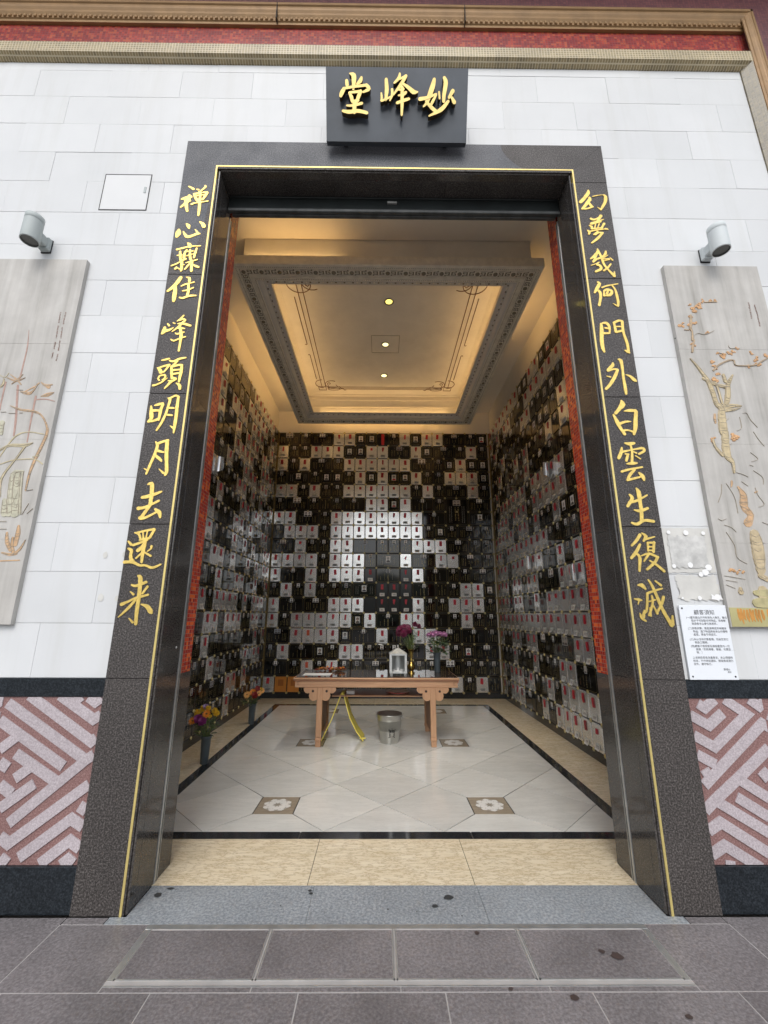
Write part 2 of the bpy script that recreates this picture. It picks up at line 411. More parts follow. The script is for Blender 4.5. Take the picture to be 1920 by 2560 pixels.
def brush(mb, strokes, fn, d0, d1, mat, side=None, step=9., stagger=.0004, rag=.0):
    """brush strokes as thin raised ribbons; fn(u,v,d)->xyz, front at d0, back at d1"""
    for si, st in enumerate(strokes):
        P = spline(st, step); dd = d0-si*stagger*(1 if d0 <= d1 else -1)
        if len(P) == 1: continue
        L_, R_ = [], []
        for i, (x, z, wd) in enumerate(P):
            a = P[max(i-1, 0)]; b = P[min(i+1, len(P)-1)]
            tx, tz = b[0]-a[0], b[1]-a[1]; l = math.hypot(tx, tz) or 1e-6
            nx, nz = -tz/l, tx/l; h = max(wd, .001)/2*(1+rnd.uniform(-rag, rag))
            L_.append((x+nx*h, z+nz*h)); R_.append((x-nx*h, z-nz*h))
        def cap(c, frm, to, h):
            a0 = math.atan2(frm[1]-c[1], frm[0]-c[0]); r = math.hypot(frm[0]-c[0], frm[1]-c[1])
            return [(c[0]+r*math.cos(a0-math.pi*k/4), c[1]+r*math.sin(a0-math.pi*k/4)) for k in (1, 2, 3)]
        e = cap(P[-1], L_[-1], R_[-1], 0); s_ = cap(P[0], R_[0], L_[0], 0)
        n = len(P)
        ring = L_+e+R_[::-1]+s_
        m = len(ring)
        V = [fn(u, v_, dd) for u, v_ in ring]+[fn(u, v_, d1) for u, v_ in ring]
        F = []
        for i in range(n-1): F.append((i, i+1, 2*n+3-2-i, 2*n+3-1-i))
        F.append((n-1, n, n+1, n+2, n+3)); F.append((2*n+2, 2*n+3, 2*n+4, 2*n+5, 0))
        b0 = len(mb.v)
        mb.add(V, F, mat)
        mb.add(V, [(i, m+i, m+(i+1) % m, (i+1) % m) for i in range(m)], side or mat)
FONT = {}
def glyphs(text, width=None):
    """flat mesh (verts, faces) of a line of text set in Blender's own font, lower-left at 0,0, size 1"""
    if text not in FONT:
        c = bpy.data.curves.new('text_line', 'FONT'); c.body = text; c.resolution_u = 2
        o = bpy.data.objects.new('text_line', c); COL.objects.link(o)
        bpy.context.view_layer.update()
        me = bpy.data.meshes.new_from_object(o.evaluated_get(bpy.context.evaluated_depsgraph_get()))
        FONT[text] = ([tuple(v_.co) for v_ in me.vertices], [tuple(p.vertices) for p in me.polygons])
        bpy.data.objects.remove(o); bpy.data.curves.remove(c); bpy.data.meshes.remove(me)
    return FONT[text]

# ------------------------------------------------------------------ traced outlines (mm)
COUPLET={
 '禅':[[-1618,4757,10,-1597,4745,18,-1577,4730,20],[-1658,4631,16,-1628,4641,31,-1592,4653,33],[-1603,4665,28,-1607,4617,33,-1631,4581,25,-1656,4553,16],[-1622,4623,33,-1615,4569,29,-1602,4515,20],[-1601,4611,26,-1585,4614,8],[-1553,4730,8,-1538,4724,19],[-1492,4768,8,-1486,4756,20,-1504,4728,15,-1531,4703,14],[-1571,4684,13,-1559,4660,21,-1547,4636,25,-1528,4612,25],[-1562,4681,22,-1520,4694,14,-1466,4701,15],[-1467,4695,23,-1483,4658,25,-1493,4625,13],[-1521,4703,19,-1517,4642,22,-1512,4552,24,-1511,4475,17],[-1550,4663,14,-1508,4673,13,-1480,4676,11],[-1531,4624,18,-1494,4631,13],[-1574,4581,21,-1556,4591,15,-1501,4603,13,-1452,4613,11]],
 '心':[[-1644,4336,22,-1645,4305,47,-1652,4273,22],[-1592,4392,15,-1576,4375,31,-1569,4352,18],[-1609,4320,10,-1587,4285,25,-1567,4271,26,-1531,4286,22,-1500,4301,23,-1480,4302,10],[-1523,4341,6,-1508,4324,16,-1496,4301,20],[-1494,4414,10,-1468,4391,31,-1459,4371,31]],
 '無':[[-1565,4215,8,-1550,4203,29,-1543,4184,36],[-1636,4154,18,-1609,4163,17,-1538,4184,12,-1465,4190,9],[-1610,4135,20,-1601,4074,22,-1588,4046,25,-1582,3991,22,-1583,3964,17],[-1629,4099,8,-1598,4105,19],[-1562,4153,13,-1574,4119,20,-1576,4080,25],[-1578,4135,10,-1515,4142,12],[-1537,4153,15,-1534,4108,20,-1525,4069,20,-1513,4047,22,-1510,3998,22,-1507,3962,20],[-1490,4165,16,-1497,4125,20,-1501,4083,17],[-1556,4097,10,-1486,4125,8],[-1658,4007,14,-1624,4024,14,-1595,4046,12,-1561,4069,20],[-1557,4033,7,-1531,4042,12,-1474,4064,10],[-1626,3980,20,-1619,3997,10],[-1618,3991,7,-1596,3978,12],[-1521,4036,12,-1540,4003,17,-1557,3975,10],[-1499,4017,10,-1477,4004,20,-1458,3996,17],[-1587,4013,15,-1564,4016,7]],
 '住':[[-1578,3904,29,-1596,3864,32,-1622,3823,29,-1658,3786,20],[-1610,3834,21,-1605,3792,32,-1605,3739,32,-1605,3702,24],[-1538,3908,6,-1515,3900,22,-1511,3873,21],[-1565,3829,10,-1535,3846,15,-1475,3865,10],[-1515,3846,20,-1509,3793,22,-1512,3740,22],[-1551,3787,10,-1516,3795,15,-1476,3817,12],[-1566,3731,12,-1543,3726,17,-1497,3745,18,-1450,3749,13]],
 '峰':[[-1640,3479,21,-1641,3450,36,-1653,3430,19],[-1623,3509,11,-1611,3494,16],[-1641,3450,24,-1604,3460,20,-1579,3478,7],[-1586,3519,7,-1573,3512,12],[-1517,3580,12,-1539,3549,14,-1558,3532,8],[-1542,3537,9,-1522,3550,19,-1500,3542,14,-1515,3525,19,-1540,3490,17,-1563,3465,14,-1585,3446,7],[-1551,3510,9,-1518,3513,19,-1461,3496,19],[-1559,3473,11,-1534,3476,20,-1500,3471,11],[-1559,3434,9,-1545,3427,16,-1499,3442,12],[-1584,3383,9,-1564,3371,15,-1524,3390,12,-1484,3405,10],[-1531,3480,20,-1517,3422,25,-1516,3359,19,-1518,3292,16]],
 '頭':[[-1627,3216,9,-1607,3220,17,-1577,3230,13],[-1650,3157,8,-1630,3141,27,-1618,3118,21],[-1644,3155,12,-1609,3169,16,-1569,3181,17],[-1569,3181,17,-1582,3155,16,-1595,3132,13],[-1627,3120,17,-1599,3127,15],[-1625,3095,13,-1633,3072,14,-1623,3060,13],[-1625,3095,13,-1592,3102,16,-1585,3081,15,-1603,3063,12],[-1661,3021,16,-1639,3026,15,-1601,3049,12,-1570,3079,5],[-1571,3214,13,-1547,3207,17,-1504,3228,17,-1462,3238,11],[-1519,3210,19,-1536,3184,16,-1555,3167,11],[-1553,3167,18,-1547,3123,21,-1539,3077,19],[-1542,3167,17,-1507,3179,17,-1482,3179,19],[-1482,3179,19,-1482,3124,24,-1486,3078,20,-1487,3050,15],[-1539,3139,17,-1494,3144,13],[-1535,3109,16,-1491,3117,14],[-1536,3079,19,-1510,3075,13],[-1508,3068,13,-1540,3050,20,-1561,3022,17,-1578,2999,12],[-1563,3056,6,-1541,3056,17],[-1504,3039,9,-1480,3023,23,-1474,2996,19]],
 '明':[[-1652,2866,12,-1645,2820,28,-1639,2776,28,-1654,2755,19],[-1656,2752,16,-1619,2759,18,-1593,2772,20],[-1575,2878,21,-1584,2838,23,-1586,2799,23,-1588,2764,15],[-1628,2871,11,-1607,2878,21,-1576,2887,17],[-1645,2833,18,-1589,2834,21],[-1547,2927,8,-1531,2914,21,-1537,2865,17,-1546,2812,18,-1566,2747,19,-1592,2690,15],[-1536,2923,17,-1495,2946,15,-1473,2933,17],[-1477,2933,19,-1477,2866,23,-1475,2800,23,-1476,2730,23,-1477,2672,11],[-1507,2723,5,-1485,2708,18],[-1540,2854,17,-1497,2852,14],[-1545,2803,16,-1503,2799,15]],
 '月':[[-1587,2608,9,-1572,2582,22,-1578,2538,22,-1589,2493,20,-1603,2443,19,-1618,2384,14],[-1638,2421,5,-1613,2409,16],[-1576,2592,22,-1543,2608,19,-1508,2618,20],[-1511,2615,24,-1507,2538,28,-1496,2456,24,-1489,2400,26,-1495,2379,18],[-1541,2419,5,-1508,2391,17],[-1576,2547,22,-1527,2535,14],[-1577,2512,20,-1544,2487,23,-1531,2472,12]],
 '去':[[-1597,2314,12,-1575,2320,27,-1567,2283,29,-1563,2217,26],[-1622,2226,20,-1591,2232,26,-1547,2247,23,-1504,2266,13],[-1635,2154,27,-1599,2160,21,-1550,2184,17,-1513,2205,17],[-1566,2217,26,-1564,2181,26,-1584,2140,23,-1609,2095,25],[-1617,2092,25,-1594,2090,20,-1546,2113,15,-1515,2134,17],[-1528,2149,17,-1500,2128,28,-1490,2096,14]],
 '還':[[-1635,1997,9,-1608,1988,17,-1592,1954,14],[-1621,1997,15,-1566,2011,14,-1517,2020,17],[-1516,2017,18,-1533,1977,18,-1542,1960,14],[-1584,2000,10,-1577,1965,13],[-1557,2006,10,-1560,1968,11],[-1597,1951,14,-1532,1968,12],[-1632,1919,17,-1600,1931,17,-1552,1951,15],[-1563,1948,22,-1569,1914,30,-1599,1886,26],[-1563,1925,25,-1567,1875,26,-1566,1813,15],[-1574,1869,14,-1603,1838,14],[-1558,1875,11,-1516,1852,15],[-1540,1880,7,-1520,1897,12,-1519,1912,16],[-1666,1942,11,-1646,1922,19],[-1659,1897,14,-1638,1885,22,-1639,1857,21,-1632,1829,25,-1617,1818,19],[-1671,1813,22,-1622,1813,19,-1575,1794,17,-1541,1794,15,-1495,1780,17,-1448,1800,12]],
 '来':[[-1576,1730,14,-1561,1719,28,-1555,1660,27,-1553,1590,26,-1553,1510,24,-1549,1448,21],[-1594,1479,6,-1569,1456,16],[-1607,1676,11,-1579,1670,19,-1522,1692,19],[-1609,1635,7,-1588,1619,15],[-1510,1665,17,-1534,1625,14],[-1649,1560,24,-1614,1576,16,-1568,1598,17,-1500,1617,14],[-1572,1584,16,-1608,1537,19,-1657,1486,8],[-1533,1561,8,-1496,1548,25,-1471,1519,30,-1464,1511,16]],
 '幻':[[1522,4763,14,1519,4738,30,1481,4682,30,1448,4645,30],[1527,4683,22,1506,4646,30,1461,4585,23],[1453,4579,16,1494,4582,16,1539,4601,16],[1508,4646,16,1530,4604,27],[1523,4692,16,1525,4665,26],[1551,4702,10,1581,4711,9,1636,4721,3],[1636,4718,13,1651,4703,26,1641,4648,27,1611,4593,21,1598,4569,11],[1575,4596,4,1594,4578,15]],
 '夢':[[1511,4484,22,1539,4476,16,1601,4515,8],[1591,4512,27,1574,4485,23,1562,4467,21],[1504,4440,13,1551,4455,21,1611,4480,5],[1492,4419,10,1507,4408,22,1507,4387,19],[1506,4434,21,1550,4449,22,1584,4456,16],[1608,4438,22,1594,4415,18,1581,4388,18],[1542,4437,10,1530,4396,11],[1570,4438,11,1553,4396,9],[1505,4387,13,1587,4397,13],[1472,4372,11,1485,4355,23,1478,4337,15],[1488,4361,13,1542,4376,13,1590,4382,9],[1590,4382,7,1614,4388,18,1630,4383,10],[1550,4364,12,1517,4332,15],[1527,4332,16,1553,4350,16,1586,4350,15],[1583,4347,21,1542,4298,23,1492,4254,15]],
 '幾':[[1528,4200,10,1527,4172,26,1494,4132,22,1466,4109,14],[1514,4143,17,1483,4081,18],[1483,4081,18,1514,4107,16,1539,4116,21],[1529,4189,18,1549,4121,19,1560,4060,20,1586,4011,16,1625,3956,25],[1625,3956,22,1630,3995,7],[1588,4178,15,1580,4150,22,1543,4113,12],[1598,4142,7,1561,4110,8,1603,4108,15],[1554,4088,6,1609,4102,8],[1463,4048,8,1505,4065,8,1525,4076,10],[1508,4054,20,1525,4046,16],[1505,4065,10,1530,4043,20,1531,4015,22,1492,3993,20],[1611,4061,12,1583,4027,17,1552,4002,16],[1613,4117,9,1629,4097,14]],
 '何':[[1494,3900,15,1506,3887,25,1483,3846,27,1461,3808,15],[1484,3830,20,1501,3809,24,1499,3766,21,1482,3700,22],[1520,3852,14,1559,3868,13,1641,3886,9],[1531,3825,12,1528,3782,21],[1530,3820,15,1555,3836,20,1589,3820,21,1571,3788,24,1535,3782,9],[1563,3831,17,1550,3798,19],[1598,3869,12,1614,3837,17,1621,3783,21,1623,3730,21,1618,3693,17],[1585,3714,5,1609,3696,12]],
 '門':[[1476,3542,19,1473,3485,30,1464,3407,30,1464,3350,28,1471,3314,17],[1488,3548,15,1515,3548,24,1532,3517,20,1528,3464,12],[1499,3508,12,1528,3503,17],[1489,3464,20,1525,3464,14],[1569,3554,17,1572,3512,21,1574,3475,20],[1573,3554,20,1607,3570,20,1632,3565,17],[1631,3560,22,1627,3512,21,1629,3460,20,1642,3383,22,1643,3311,19],[1618,3326,9,1637,3318,28,1647,3306,14],[1580,3520,12,1624,3520,10],[1579,3475,19,1619,3486,19]],
 '外':[[1520,3224,14,1515,3204,26,1480,3174,17,1476,3164,14],[1478,3161,14,1520,3176,14,1546,3172,19],[1546,3169,21,1516,3110,26,1478,3055,23,1448,3023,20],[1464,3121,7,1490,3114,12],[1561,3254,9,1578,3245,27,1581,3179,20,1579,3105,20,1581,3032,25,1581,2986,17],[1599,3133,7,1628,3120,20,1651,3094,28,1663,3084,16]],
 '白':[[1541,2933,14,1546,2907,43,1520,2873,29,1490,2840,23],[1473,2828,13,1489,2784,28,1503,2742,25,1530,2687,23],[1548,2855,5,1583,2860,24,1627,2860,22],[1630,2851,27,1619,2794,29,1609,2734,29,1594,2688,20],[1505,2761,21,1550,2777,17,1585,2778,7],[1520,2710,18,1555,2715,13,1596,2701,19]],
 '雲':[[1524,2622,12,1550,2616,25,1585,2622,19],[1559,2612,16,1562,2558,17,1552,2488,19],[1498,2589,12,1487,2551,25,1468,2516,25],[1488,2557,19,1563,2574,11,1631,2587,19],[1640,2584,22,1646,2568,19,1607,2545,16],[1530,2535,19,1516,2497,19],[1516,2545,13,1537,2542,12],[1570,2561,9,1590,2551,12],[1581,2532,9,1611,2510,9],[1516,2475,9,1549,2478,25,1583,2481,12],[1476,2421,18,1519,2434,16,1615,2453,12],[1561,2434,18,1527,2400,21,1504,2362,17],[1504,2362,16,1553,2375,16,1590,2384,12],[1588,2412,15,1608,2388,31,1613,2363,16]],
 '生':[[1555,2307,12,1566,2283,31,1566,2222,27,1566,2156,24,1559,2091,27],[1505,2264,15,1519,2240,24,1483,2188,21],[1495,2212,18,1549,2225,17,1619,2262,11],[1523,2162,10,1557,2156,23,1609,2174,18],[1494,2078,14,1527,2070,21,1577,2094,20,1634,2088,20]],
 '復':[[1534,2000,21,1506,1962,20,1474,1933,15],[1526,1939,17,1496,1893,22,1460,1854,20],[1503,1876,17,1513,1854,22,1499,1775,16],[1548,2012,9,1570,1991,26,1552,1962,14],[1559,1971,17,1625,1989,9],[1576,1951,16,1571,1899,13],[1579,1951,14,1619,1951,15],[1616,1954,17,1604,1894,18],[1575,1925,11,1609,1925,11],[1572,1902,11,1603,1902,10],[1524,1868,8,1574,1882,16,1622,1860,19],[1574,1882,17,1536,1834,11],[1625,1860,19,1600,1826,19,1548,1784,17],[1573,1837,11,1614,1809,18,1651,1773,19]],
 '滅':[[1478,1687,11,1501,1687,28,1520,1665,15],[1445,1605,10,1471,1600,20,1488,1597,9],[1471,1597,10,1462,1573,6],[1465,1520,7,1473,1493,21,1495,1475,10],[1495,1536,11,1482,1499,25],[1527,1638,14,1568,1652,14,1623,1668,11],[1527,1638,15,1518,1579,16,1505,1531,15,1487,1520,11],[1545,1720,11,1562,1687,18,1581,1627,20,1606,1542,22,1646,1452,28],[1653,1457,24,1660,1505,11],[1623,1617,19,1605,1574,16,1571,1526,14],[1588,1712,11,1618,1687,17],[1552,1622,14,1551,1579,15,1519,1509,15],[1554,1563,11,1570,1520,16],[1531,1589,9,1571,1600,9],[1531,1552,11,1529,1504,12]],
}
PLACARD={
 '堂':[[-362,434,10,-334,422,40,-331,382,36,-335,329,21],[-386,384,26,-383,356,30],[-273,407,20,-283,382,33,-307,363,16],[-407,328,30,-424,300,34,-432,280,26],[-410,331,20,-318,345,21,-235,355,22],[-235,355,26,-216,330,30,-260,307,16],[-366,300,20,-349,269,30,-343,238,23],[-366,302,18,-277,311,23],[-280,311,30,-298,270,30,-308,241,23],[-346,241,20,-298,248,21],[-384,212,15,-339,213,21,-270,229,23],[-325,238,33,-329,168,33],[-416,174,20,-367,168,30,-298,175,28,-232,163,26]],
 '峰':[[-84,397,26,-80,329,33,-86,259,23],[-121,303,13,-118,272,18,-121,250,16],[-118,250,18,-62,272,16,-28,291,8],[-39,329,20,-38,291,21,-55,253,12],[19,436,16,12,405,26,-22,373,16],[-1,392,13,47,411,20,67,421,23],[64,414,23,27,361,26,-28,291,13],[33,374,16,83,343,28,125,312,36,156,312,13],[11,286,13,49,295,26,66,308,23],[1,235,23,49,251,26,91,264,21],[13,323,13,48,330,20],[37,342,26,39,248,28,37,152,18]],
 '妙':[[283,402,26,270,351,40,245,282,36,225,237,23,204,215,13],[224,250,20,268,206,30,304,180,26],[300,295,16,274,250,23,254,212,16],[175,265,30,231,275,26,300,301,15],[359,412,26,371,378,36,360,296,30,358,251,26],[321,314,16,326,270,16],[426,322,33,399,277,23],[420,277,20,439,245,33],[393,251,23,339,193,33,248,148,12]],
}
FRET_LEFT=[[-2233,1007,-1737,712,-2098,405],[-1737,712,-1697,740],[-2115,1047,-1722,806,-1699,827],[-1941,1048,-1728,920,-1691,945],[-1776,1039,-1732,1012,-1702,1035],[-1849,1018,-1817,1044],[-2259,916,-1854,680],[-2144,830,-2225,765],[-2132,745,-1875,603],[-2034,678,-2110,620],[-2211,701,-2158,672],[-2186,591,-2111,545],[-1998,595,-2161,476],[-1698,592,-2078,312,-2131,343],[-1732,488,-1690,465],[-2009,247,-1764,427,-1694,390],[-1894,218,-1754,325,-1693,290],[-1780,214,-1749,239,-1718,218],[-2109,247,-2065,218]]
FRET_RIGHT=[[1749,1011,1784,987,1851,1035],[1692,951,1792,895,1884,962],[1696,844,1804,783,2023,954,1907,1035],[2052,1035,2102,997,2159,1035],[1697,746,1794,694],[1710,590,2103,906,2136,885],[1713,634,1762,658],[1692,466,1754,516,1914,630,2113,779],[1758,516,2022,362],[1912,618,2058,528],[1881,532,2038,437],[2087,662,2038,624],[1692,371,1767,411,2001,267],[1689,260,1770,302,1947,197],[1756,208,1806,201]]
CARVE_LEFT=[["r",-2576,3013,15,-2550,2851,14,-2533,2736,14,-2525,2646,11],["r",-2438,2932,13,-2435,2767,10,-2428,2600,8],["o",-2593,2860,6,-2521,2833,14,-2435,2821,16,-2375,2794,12,-2324,2719,13,-2312,2648,20,-2350,2484,20,-2367,2381,16,-2368,2269,11],["y",-2594,2540,11,-2537,2575,17,-2440,2576,23,-2389,2594,6],["y",-2437,2564,16,-2474,2483,11,-2509,2420,13,-2539,2340,15,-2525,2229,14],["y",-2572,2442,5,-2498,2471,7,-2420,2480,6,-2349,2478,8,-2297,2447,7],["y",-2584,2494,6,-2517,2634,9,-2437,2670,6,-2331,2656,6],["y",-2369,2495,7,-2333,2507,8,-2294,2539,5],["g",-2477,2374,21,-2454,2389,34,-2412,2395,16],["g",-2474,2357,28,-2463,2257,33,-2440,2115,39],["g",-2441,2380,31,-2426,2257,50,-2403,2115,47],["g",-2412,2380,13,-2397,2257,16,-2372,2115,15],["g",-2487,2202,26,-2468,2115,47],["g",-2621,2735,34,-2610,2657,23],["n",-2482,2369,3,-2461,2202,3,-2450,2115,3],["n",-2406,2392,3,-2397,2285,3,-2370,2115,3],["n",-2457,2352,3,-2447,2257,3,-2419,2175,3],["n",-2431,2358,3,-2415,2257,3,-2434,2175,3],["n",-2396,2241,3,-2402,2148,3],["n",-2362,2266,4,-2324,2274,4,-2290,2264,4],["n",-2497,2101,4,-2294,2105,4],["n",-2295,2236,4,-2331,2181,4,-2358,2110,4],["n",-2298,2148,4,-2328,2116,4],["n",-2488,2064,3,-2447,2064,3],["n",-2478,2016,3,-2436,2016,3],["n",-2644,2813,4,-2611,2814,4],["n",-2592,2805,4,-2548,2805,4],["n",-2580,2978,4,-2535,2978,3],["n",-2521,2808,3,-2499,2809,4],["o",-2549,2966,6,-2490,2954,24,-2466,2970,12,-2443,3026,9],["o",-2402,2933,7,-2360,2945,26,-2324,2961,7],["o",-2397,3021,12,-2365,3002,27],["o",-2363,2035,15,-2358,1988,29,-2359,1919,27],["o",-2426,1992,13,-2413,1935,26,-2382,1883,21],["o",-2303,1946,5,-2323,1894,17,-2352,1863,16],["o",-2429,1867,10,-2381,1857,17,-2342,1863,17],["o",-2433,1816,7,-2313,1822,7],["o",-2383,1961,15,-2377,1909,20,-2360,1868,21],["r",-2431,2908,9,-2364,2911,8,-2305,2896,5],["r",-2591,3450,3,-2574,3313,8,-2573,3155,10,-2574,3060,11],["r",-2663,3036,11,-2661,2885,10,-2658,2828,9],["o",-2660,3071,7,-2592,3048,15,-2540,3072,5],["o",-2644,3095,6,-2595,3060,13],["o",-2560,3096,6,-2588,3054,13],["o",-2619,3024,7,-2588,3054,13],["o",-2555,3019,7,-2588,3054,13],["o",-2422,3038,7,-2392,3015,16,-2346,3021,9],["o",-2437,3032,9,-2449,3014,7,-2518,2967,7],["y",-2692,3000,13,-2676,3024,18,-2679,3059,7],["y",-2718,3094,3,-2676,3071,4,-2657,3107,3],["i",-2360,3593,12,-2360,3490,11],["i",-2362,3471,11,-2355,3377,10],["i",-2357,3359,10,-2353,3279,9],["i",-2352,3254,9,-2353,3199,9],["i",-2395,3592,11,-2393,3503,11],["i",-2392,3484,11,-2388,3377,9],["i",-2386,3352,9,-2387,3291,9],["i",-2387,3266,8,-2388,3220,8]]
CARVE_RIGHT=[["b",2113,3413,16,2120,3481,12,2113,3515,10],["b",2134,3619,13,2126,3561,16,2111,3504,16],["b",2125,3413,10,2107,3369,14,2094,3318,15],["b",2218,3172,13,2265,3216,12,2340,3252,12,2376,3250,9,2381,3214,7,2468,3210,7,2523,3218,10,2573,3246,10,2629,3279,8],["b",2257,3732,5,2348,3736,5],["b",2070,3498,5,2100,3495,6],["n",2125,3442,7,2160,3470,6,2212,3459,6,2283,3494,5],["n",2359,2845,4,2384,2847,3,2398,2802,3,2436,2741,4],["n",2291,2715,3,2326,2735,3,2330,2816,3],["n",2270,3320,4,2301,3304,4],["n",2363,3371,4,2369,3349,4,2438,3349,4],["t",2070,3263,7,2104,3209,15,2140,3139,22,2164,3086,30,2181,3001,32,2190,2918,33,2216,2882,38,2208,2815,52,2197,2708,57],["t",2344,3135,12,2298,3060,28,2282,2981,35,2254,2908,28,2220,2877,28],["t",2214,3075,15,2223,2996,15,2228,2918,14],["t",2246,2893,31,2315,2903,19,2359,2899,5],["t",2237,2867,25,2304,2872,14,2349,2888,5],["t",2134,3107,20,2216,3060,21,2295,3044,19],["t",2279,3135,20,2284,3087,25],["n",2192,2882,3,2232,2892,3,2255,2913,3],["n",2180,2764,3,2220,2780,3,2253,2806,3],["n",2190,2820,3,2226,2810,3],["n",2259,3034,3,2305,3023,3],["n",2258,2976,3,2291,2976,3],["n",2142,3101,3,2178,3086,3],["n",2172,2724,3,2233,2730,3],["o",2165,2835,14,2158,2800,19,2158,2774,14],["t",2209,2708,44,2192,2591,50,2195,2527,44,2217,2489,25,2213,2419,12],["t",2115,2648,14,2123,2597,16,2161,2539,22],["t",2238,1660,50,2232,1633,60],["n",2168,2610,4,2204,2607,4,2238,2623,4],["n",2134,2558,4,2168,2546,4],["n",2147,2344,4,2182,2253,4,2184,2145,4],["n",2228,2420,4,2267,2407,4,2299,2389,4],["n",2082,2067,4,2125,2050,4,2148,2021,4],["n",2085,2020,4,2120,1939,4,2122,1860,4,2176,1821,4],["n",2402,2710,5,2426,2651,4,2453,2606,4],["n",2352,2560,4,2391,2515,4,2345,2496,4],["n",2344,2433,4,2394,2389,4,2390,2340,4],["n",2331,2315,4,2338,2266,4,2366,2206,4,2327,2187,4],["n",2328,2471,4,2350,2464,4],["n",2251,2357,4,2286,2327,4],["n",2116,2338,4,2102,2277,4,2070,2216,4],["n",2049,2108,4,2070,2096,4,2102,2108,4],["n",2026,1720,4,2091,1709,4],["n",2021,1692,4,2073,1670,4],["n",2020,1747,4,2145,1726,4],["n",2329,2086,4,2365,2069,4],["o",2186,2360,12,2182,2339,16,2175,2320,8],["o",2220,2320,14,2244,2265,45,2234,2187,52,2264,2133,40,2235,2080,51],["o",2338,2290,11,2324,2284,12],["a",2261,2010,57,2263,1940,80,2257,1855,69,2252,1782,52],["a",2245,1748,34,2280,1726,28],["a",2103,1671,16,2102,1649,30],["n",2221,1954,4,2268,1960,4,2312,1952,4],["n",2229,1883,4,2290,1849,4],["n",2230,1849,4,2288,1844,4],["n",2245,1906,4,2299,1917,4],["n",2226,1765,4,2271,1765,4],["n",2211,2193,4,2264,2163,4],["n",2206,2079,4,2248,2086,4],["n",2210,2217,4,2263,2217,4],["l",2190,1644,33,2278,1639,50],["l",2183,1584,52,2288,1585,66],["i",2582,3729,12,2580,3682,14,2578,3636,13,2576,3589,9],["i",2622,3712,11,2623,3671,11,2625,3630,10,2624,3578,10,2623,3526,8]]
BLOSSOM=[[2249,3743,11],[2219,3720,13],[2190,3696,15],[2166,3678,16],[2162,3654,16],[2205,3684,14],[2299,3741,13],[2335,3747,10],[2152,3713,10],[2128,3602,11],[2137,3556,16],[2165,3559,12],[2117,3521,15],[2051,3532,15],[2064,3520,9],[2120,3369,14],[2234,3482,10],[2293,3287,16],[2318,3287,13],[2351,3310,14],[2379,3327,12],[2414,3355,10],[2219,3243,14],[2240,3188,15],[2252,3145,14],[2472,3210,12],[2542,3218,17],[2542,3262,15],[2514,3306,12],[2609,3301,14],[2624,3279,11],[2205,3102,19],[2113,2655,15],[2256,2656,23],[2278,2673,17],[2067,1786,11],[2088,1775,13],[2109,1770,10],[2137,1767,10]]
FAC = lambda u, v_, d: (u, d, v_)            # facade plane: u across, v up, d depth (smaller = nearer the street)
# ------------------------------------------------------------------ ground and pavement
mb = MB(); mb.box(-400, 400, -400, 60, -.6, -.06, 'ground_grey'); mb.build('ground', kind='structure')
pv = MB(); pv.box(-4.6, 4.6, -6.2, -.052, -.06, -.0012, 'paving_joint'); pav = pv.build('pavement', kind='structure')
TR = (-1.245, 1.235, -.415, -.054)           # the drain trench
def slab(x0, x1, y0, y1, dz=0.):
    g = .0024
    b = MB(); b.box(x0+g, x1-g, y0+g, y1-g, -.03, dz, 'paving_granite', .0008); b.build('paving_slab', pav)
ys = [-.444-.604*k for k in range(10)]
for r in range(9):
    off = -.006 if r % 2 == 0 else .296
    for k in range(-7, 8):
        x0 = .178+.604*k+(0 if r % 2 == 0 else .302)
        slab(x0, x0+.604, ys[r+1], ys[r], rnd.uniform(-.0008, .0008))
for a, b in ((-4.28, -3.6), (-3.6, -2.99), (-2.99, -2.34), (-2.34, -1.685), (-1.685, TR[0])): slab(a, b, -.444, -.002 if b < -1.3 else -.054, rnd.uniform(-.0008, .0008))
for a, b in ((TR[1], 1.665), (1.665, 2.28), (2.28, 2.89), (2.89, 3.5), (3.5, 4.1)): slab(a, b, -.444, -.002 if a > 1.3 else -.054, rnd.uniform(-.0008, .0008))
for a, b in ((-1.685, -1.473), (1.473, 1.665)): slab(a, b, -.0535, -.002)
for a, b in ((-1.473, TR[0]), (TR[1], 1.473)): pass
for k in range(4): slab(TR[0]+k*.62, TR[0]+(k+1)*.62, -.444, TR[2], 0)
dr = thing('drain_trench', 'steel framed drain trench closed by four granite lids in front of the threshold', 'drain', (0, 0, 0))
b = MB(); b.box(TR[0], TR[1], TR[2], TR[3], -.058, -.028, 'rubber_black'); b.build('trench_bed', dr)
xe = [-1.222, -.626, -.024, .584, 1.213]
for k in range(4):
    b = MB(); b.box(xe[k]+.010, xe[k+1]-.010, -.378, -.092, -.028, 0, 'paving_granite', .003); o = b.build('lid', dr)
    b = MB()
    for (x0, x1, y0, y1) in ((xe[k]+.004, xe[k+1]-.004, -.384, -.3785), (xe[k]+.004, xe[k]+.0095, -.384, -.088), (xe[k+1]-.0095, xe[k+1]-.004, -.384, -.088)):
        b.box(x0, x1, y0, y1, -.026, .0015, 'steel')
    b.build('lid_rim', o)
b = MB()
b.box(TR[0], TR[1], -.086, -.055, -.028, .001, 'steel'); b.box(TR[0], TR[1], -.412, -.386, -.028, -.006, 'steel_dirty')
b.box(TR[0], TR[1], -.416, -.412, -.028, .002, 'steel')
b.box(TR[0], xe[0]+.001, -.386, -.086, -.028, .0, 'steel'); b.box(xe[4]-.001, TR[1], -.386, -.086, -.028, .0, 'steel')
b.build('steel_frame', dr)
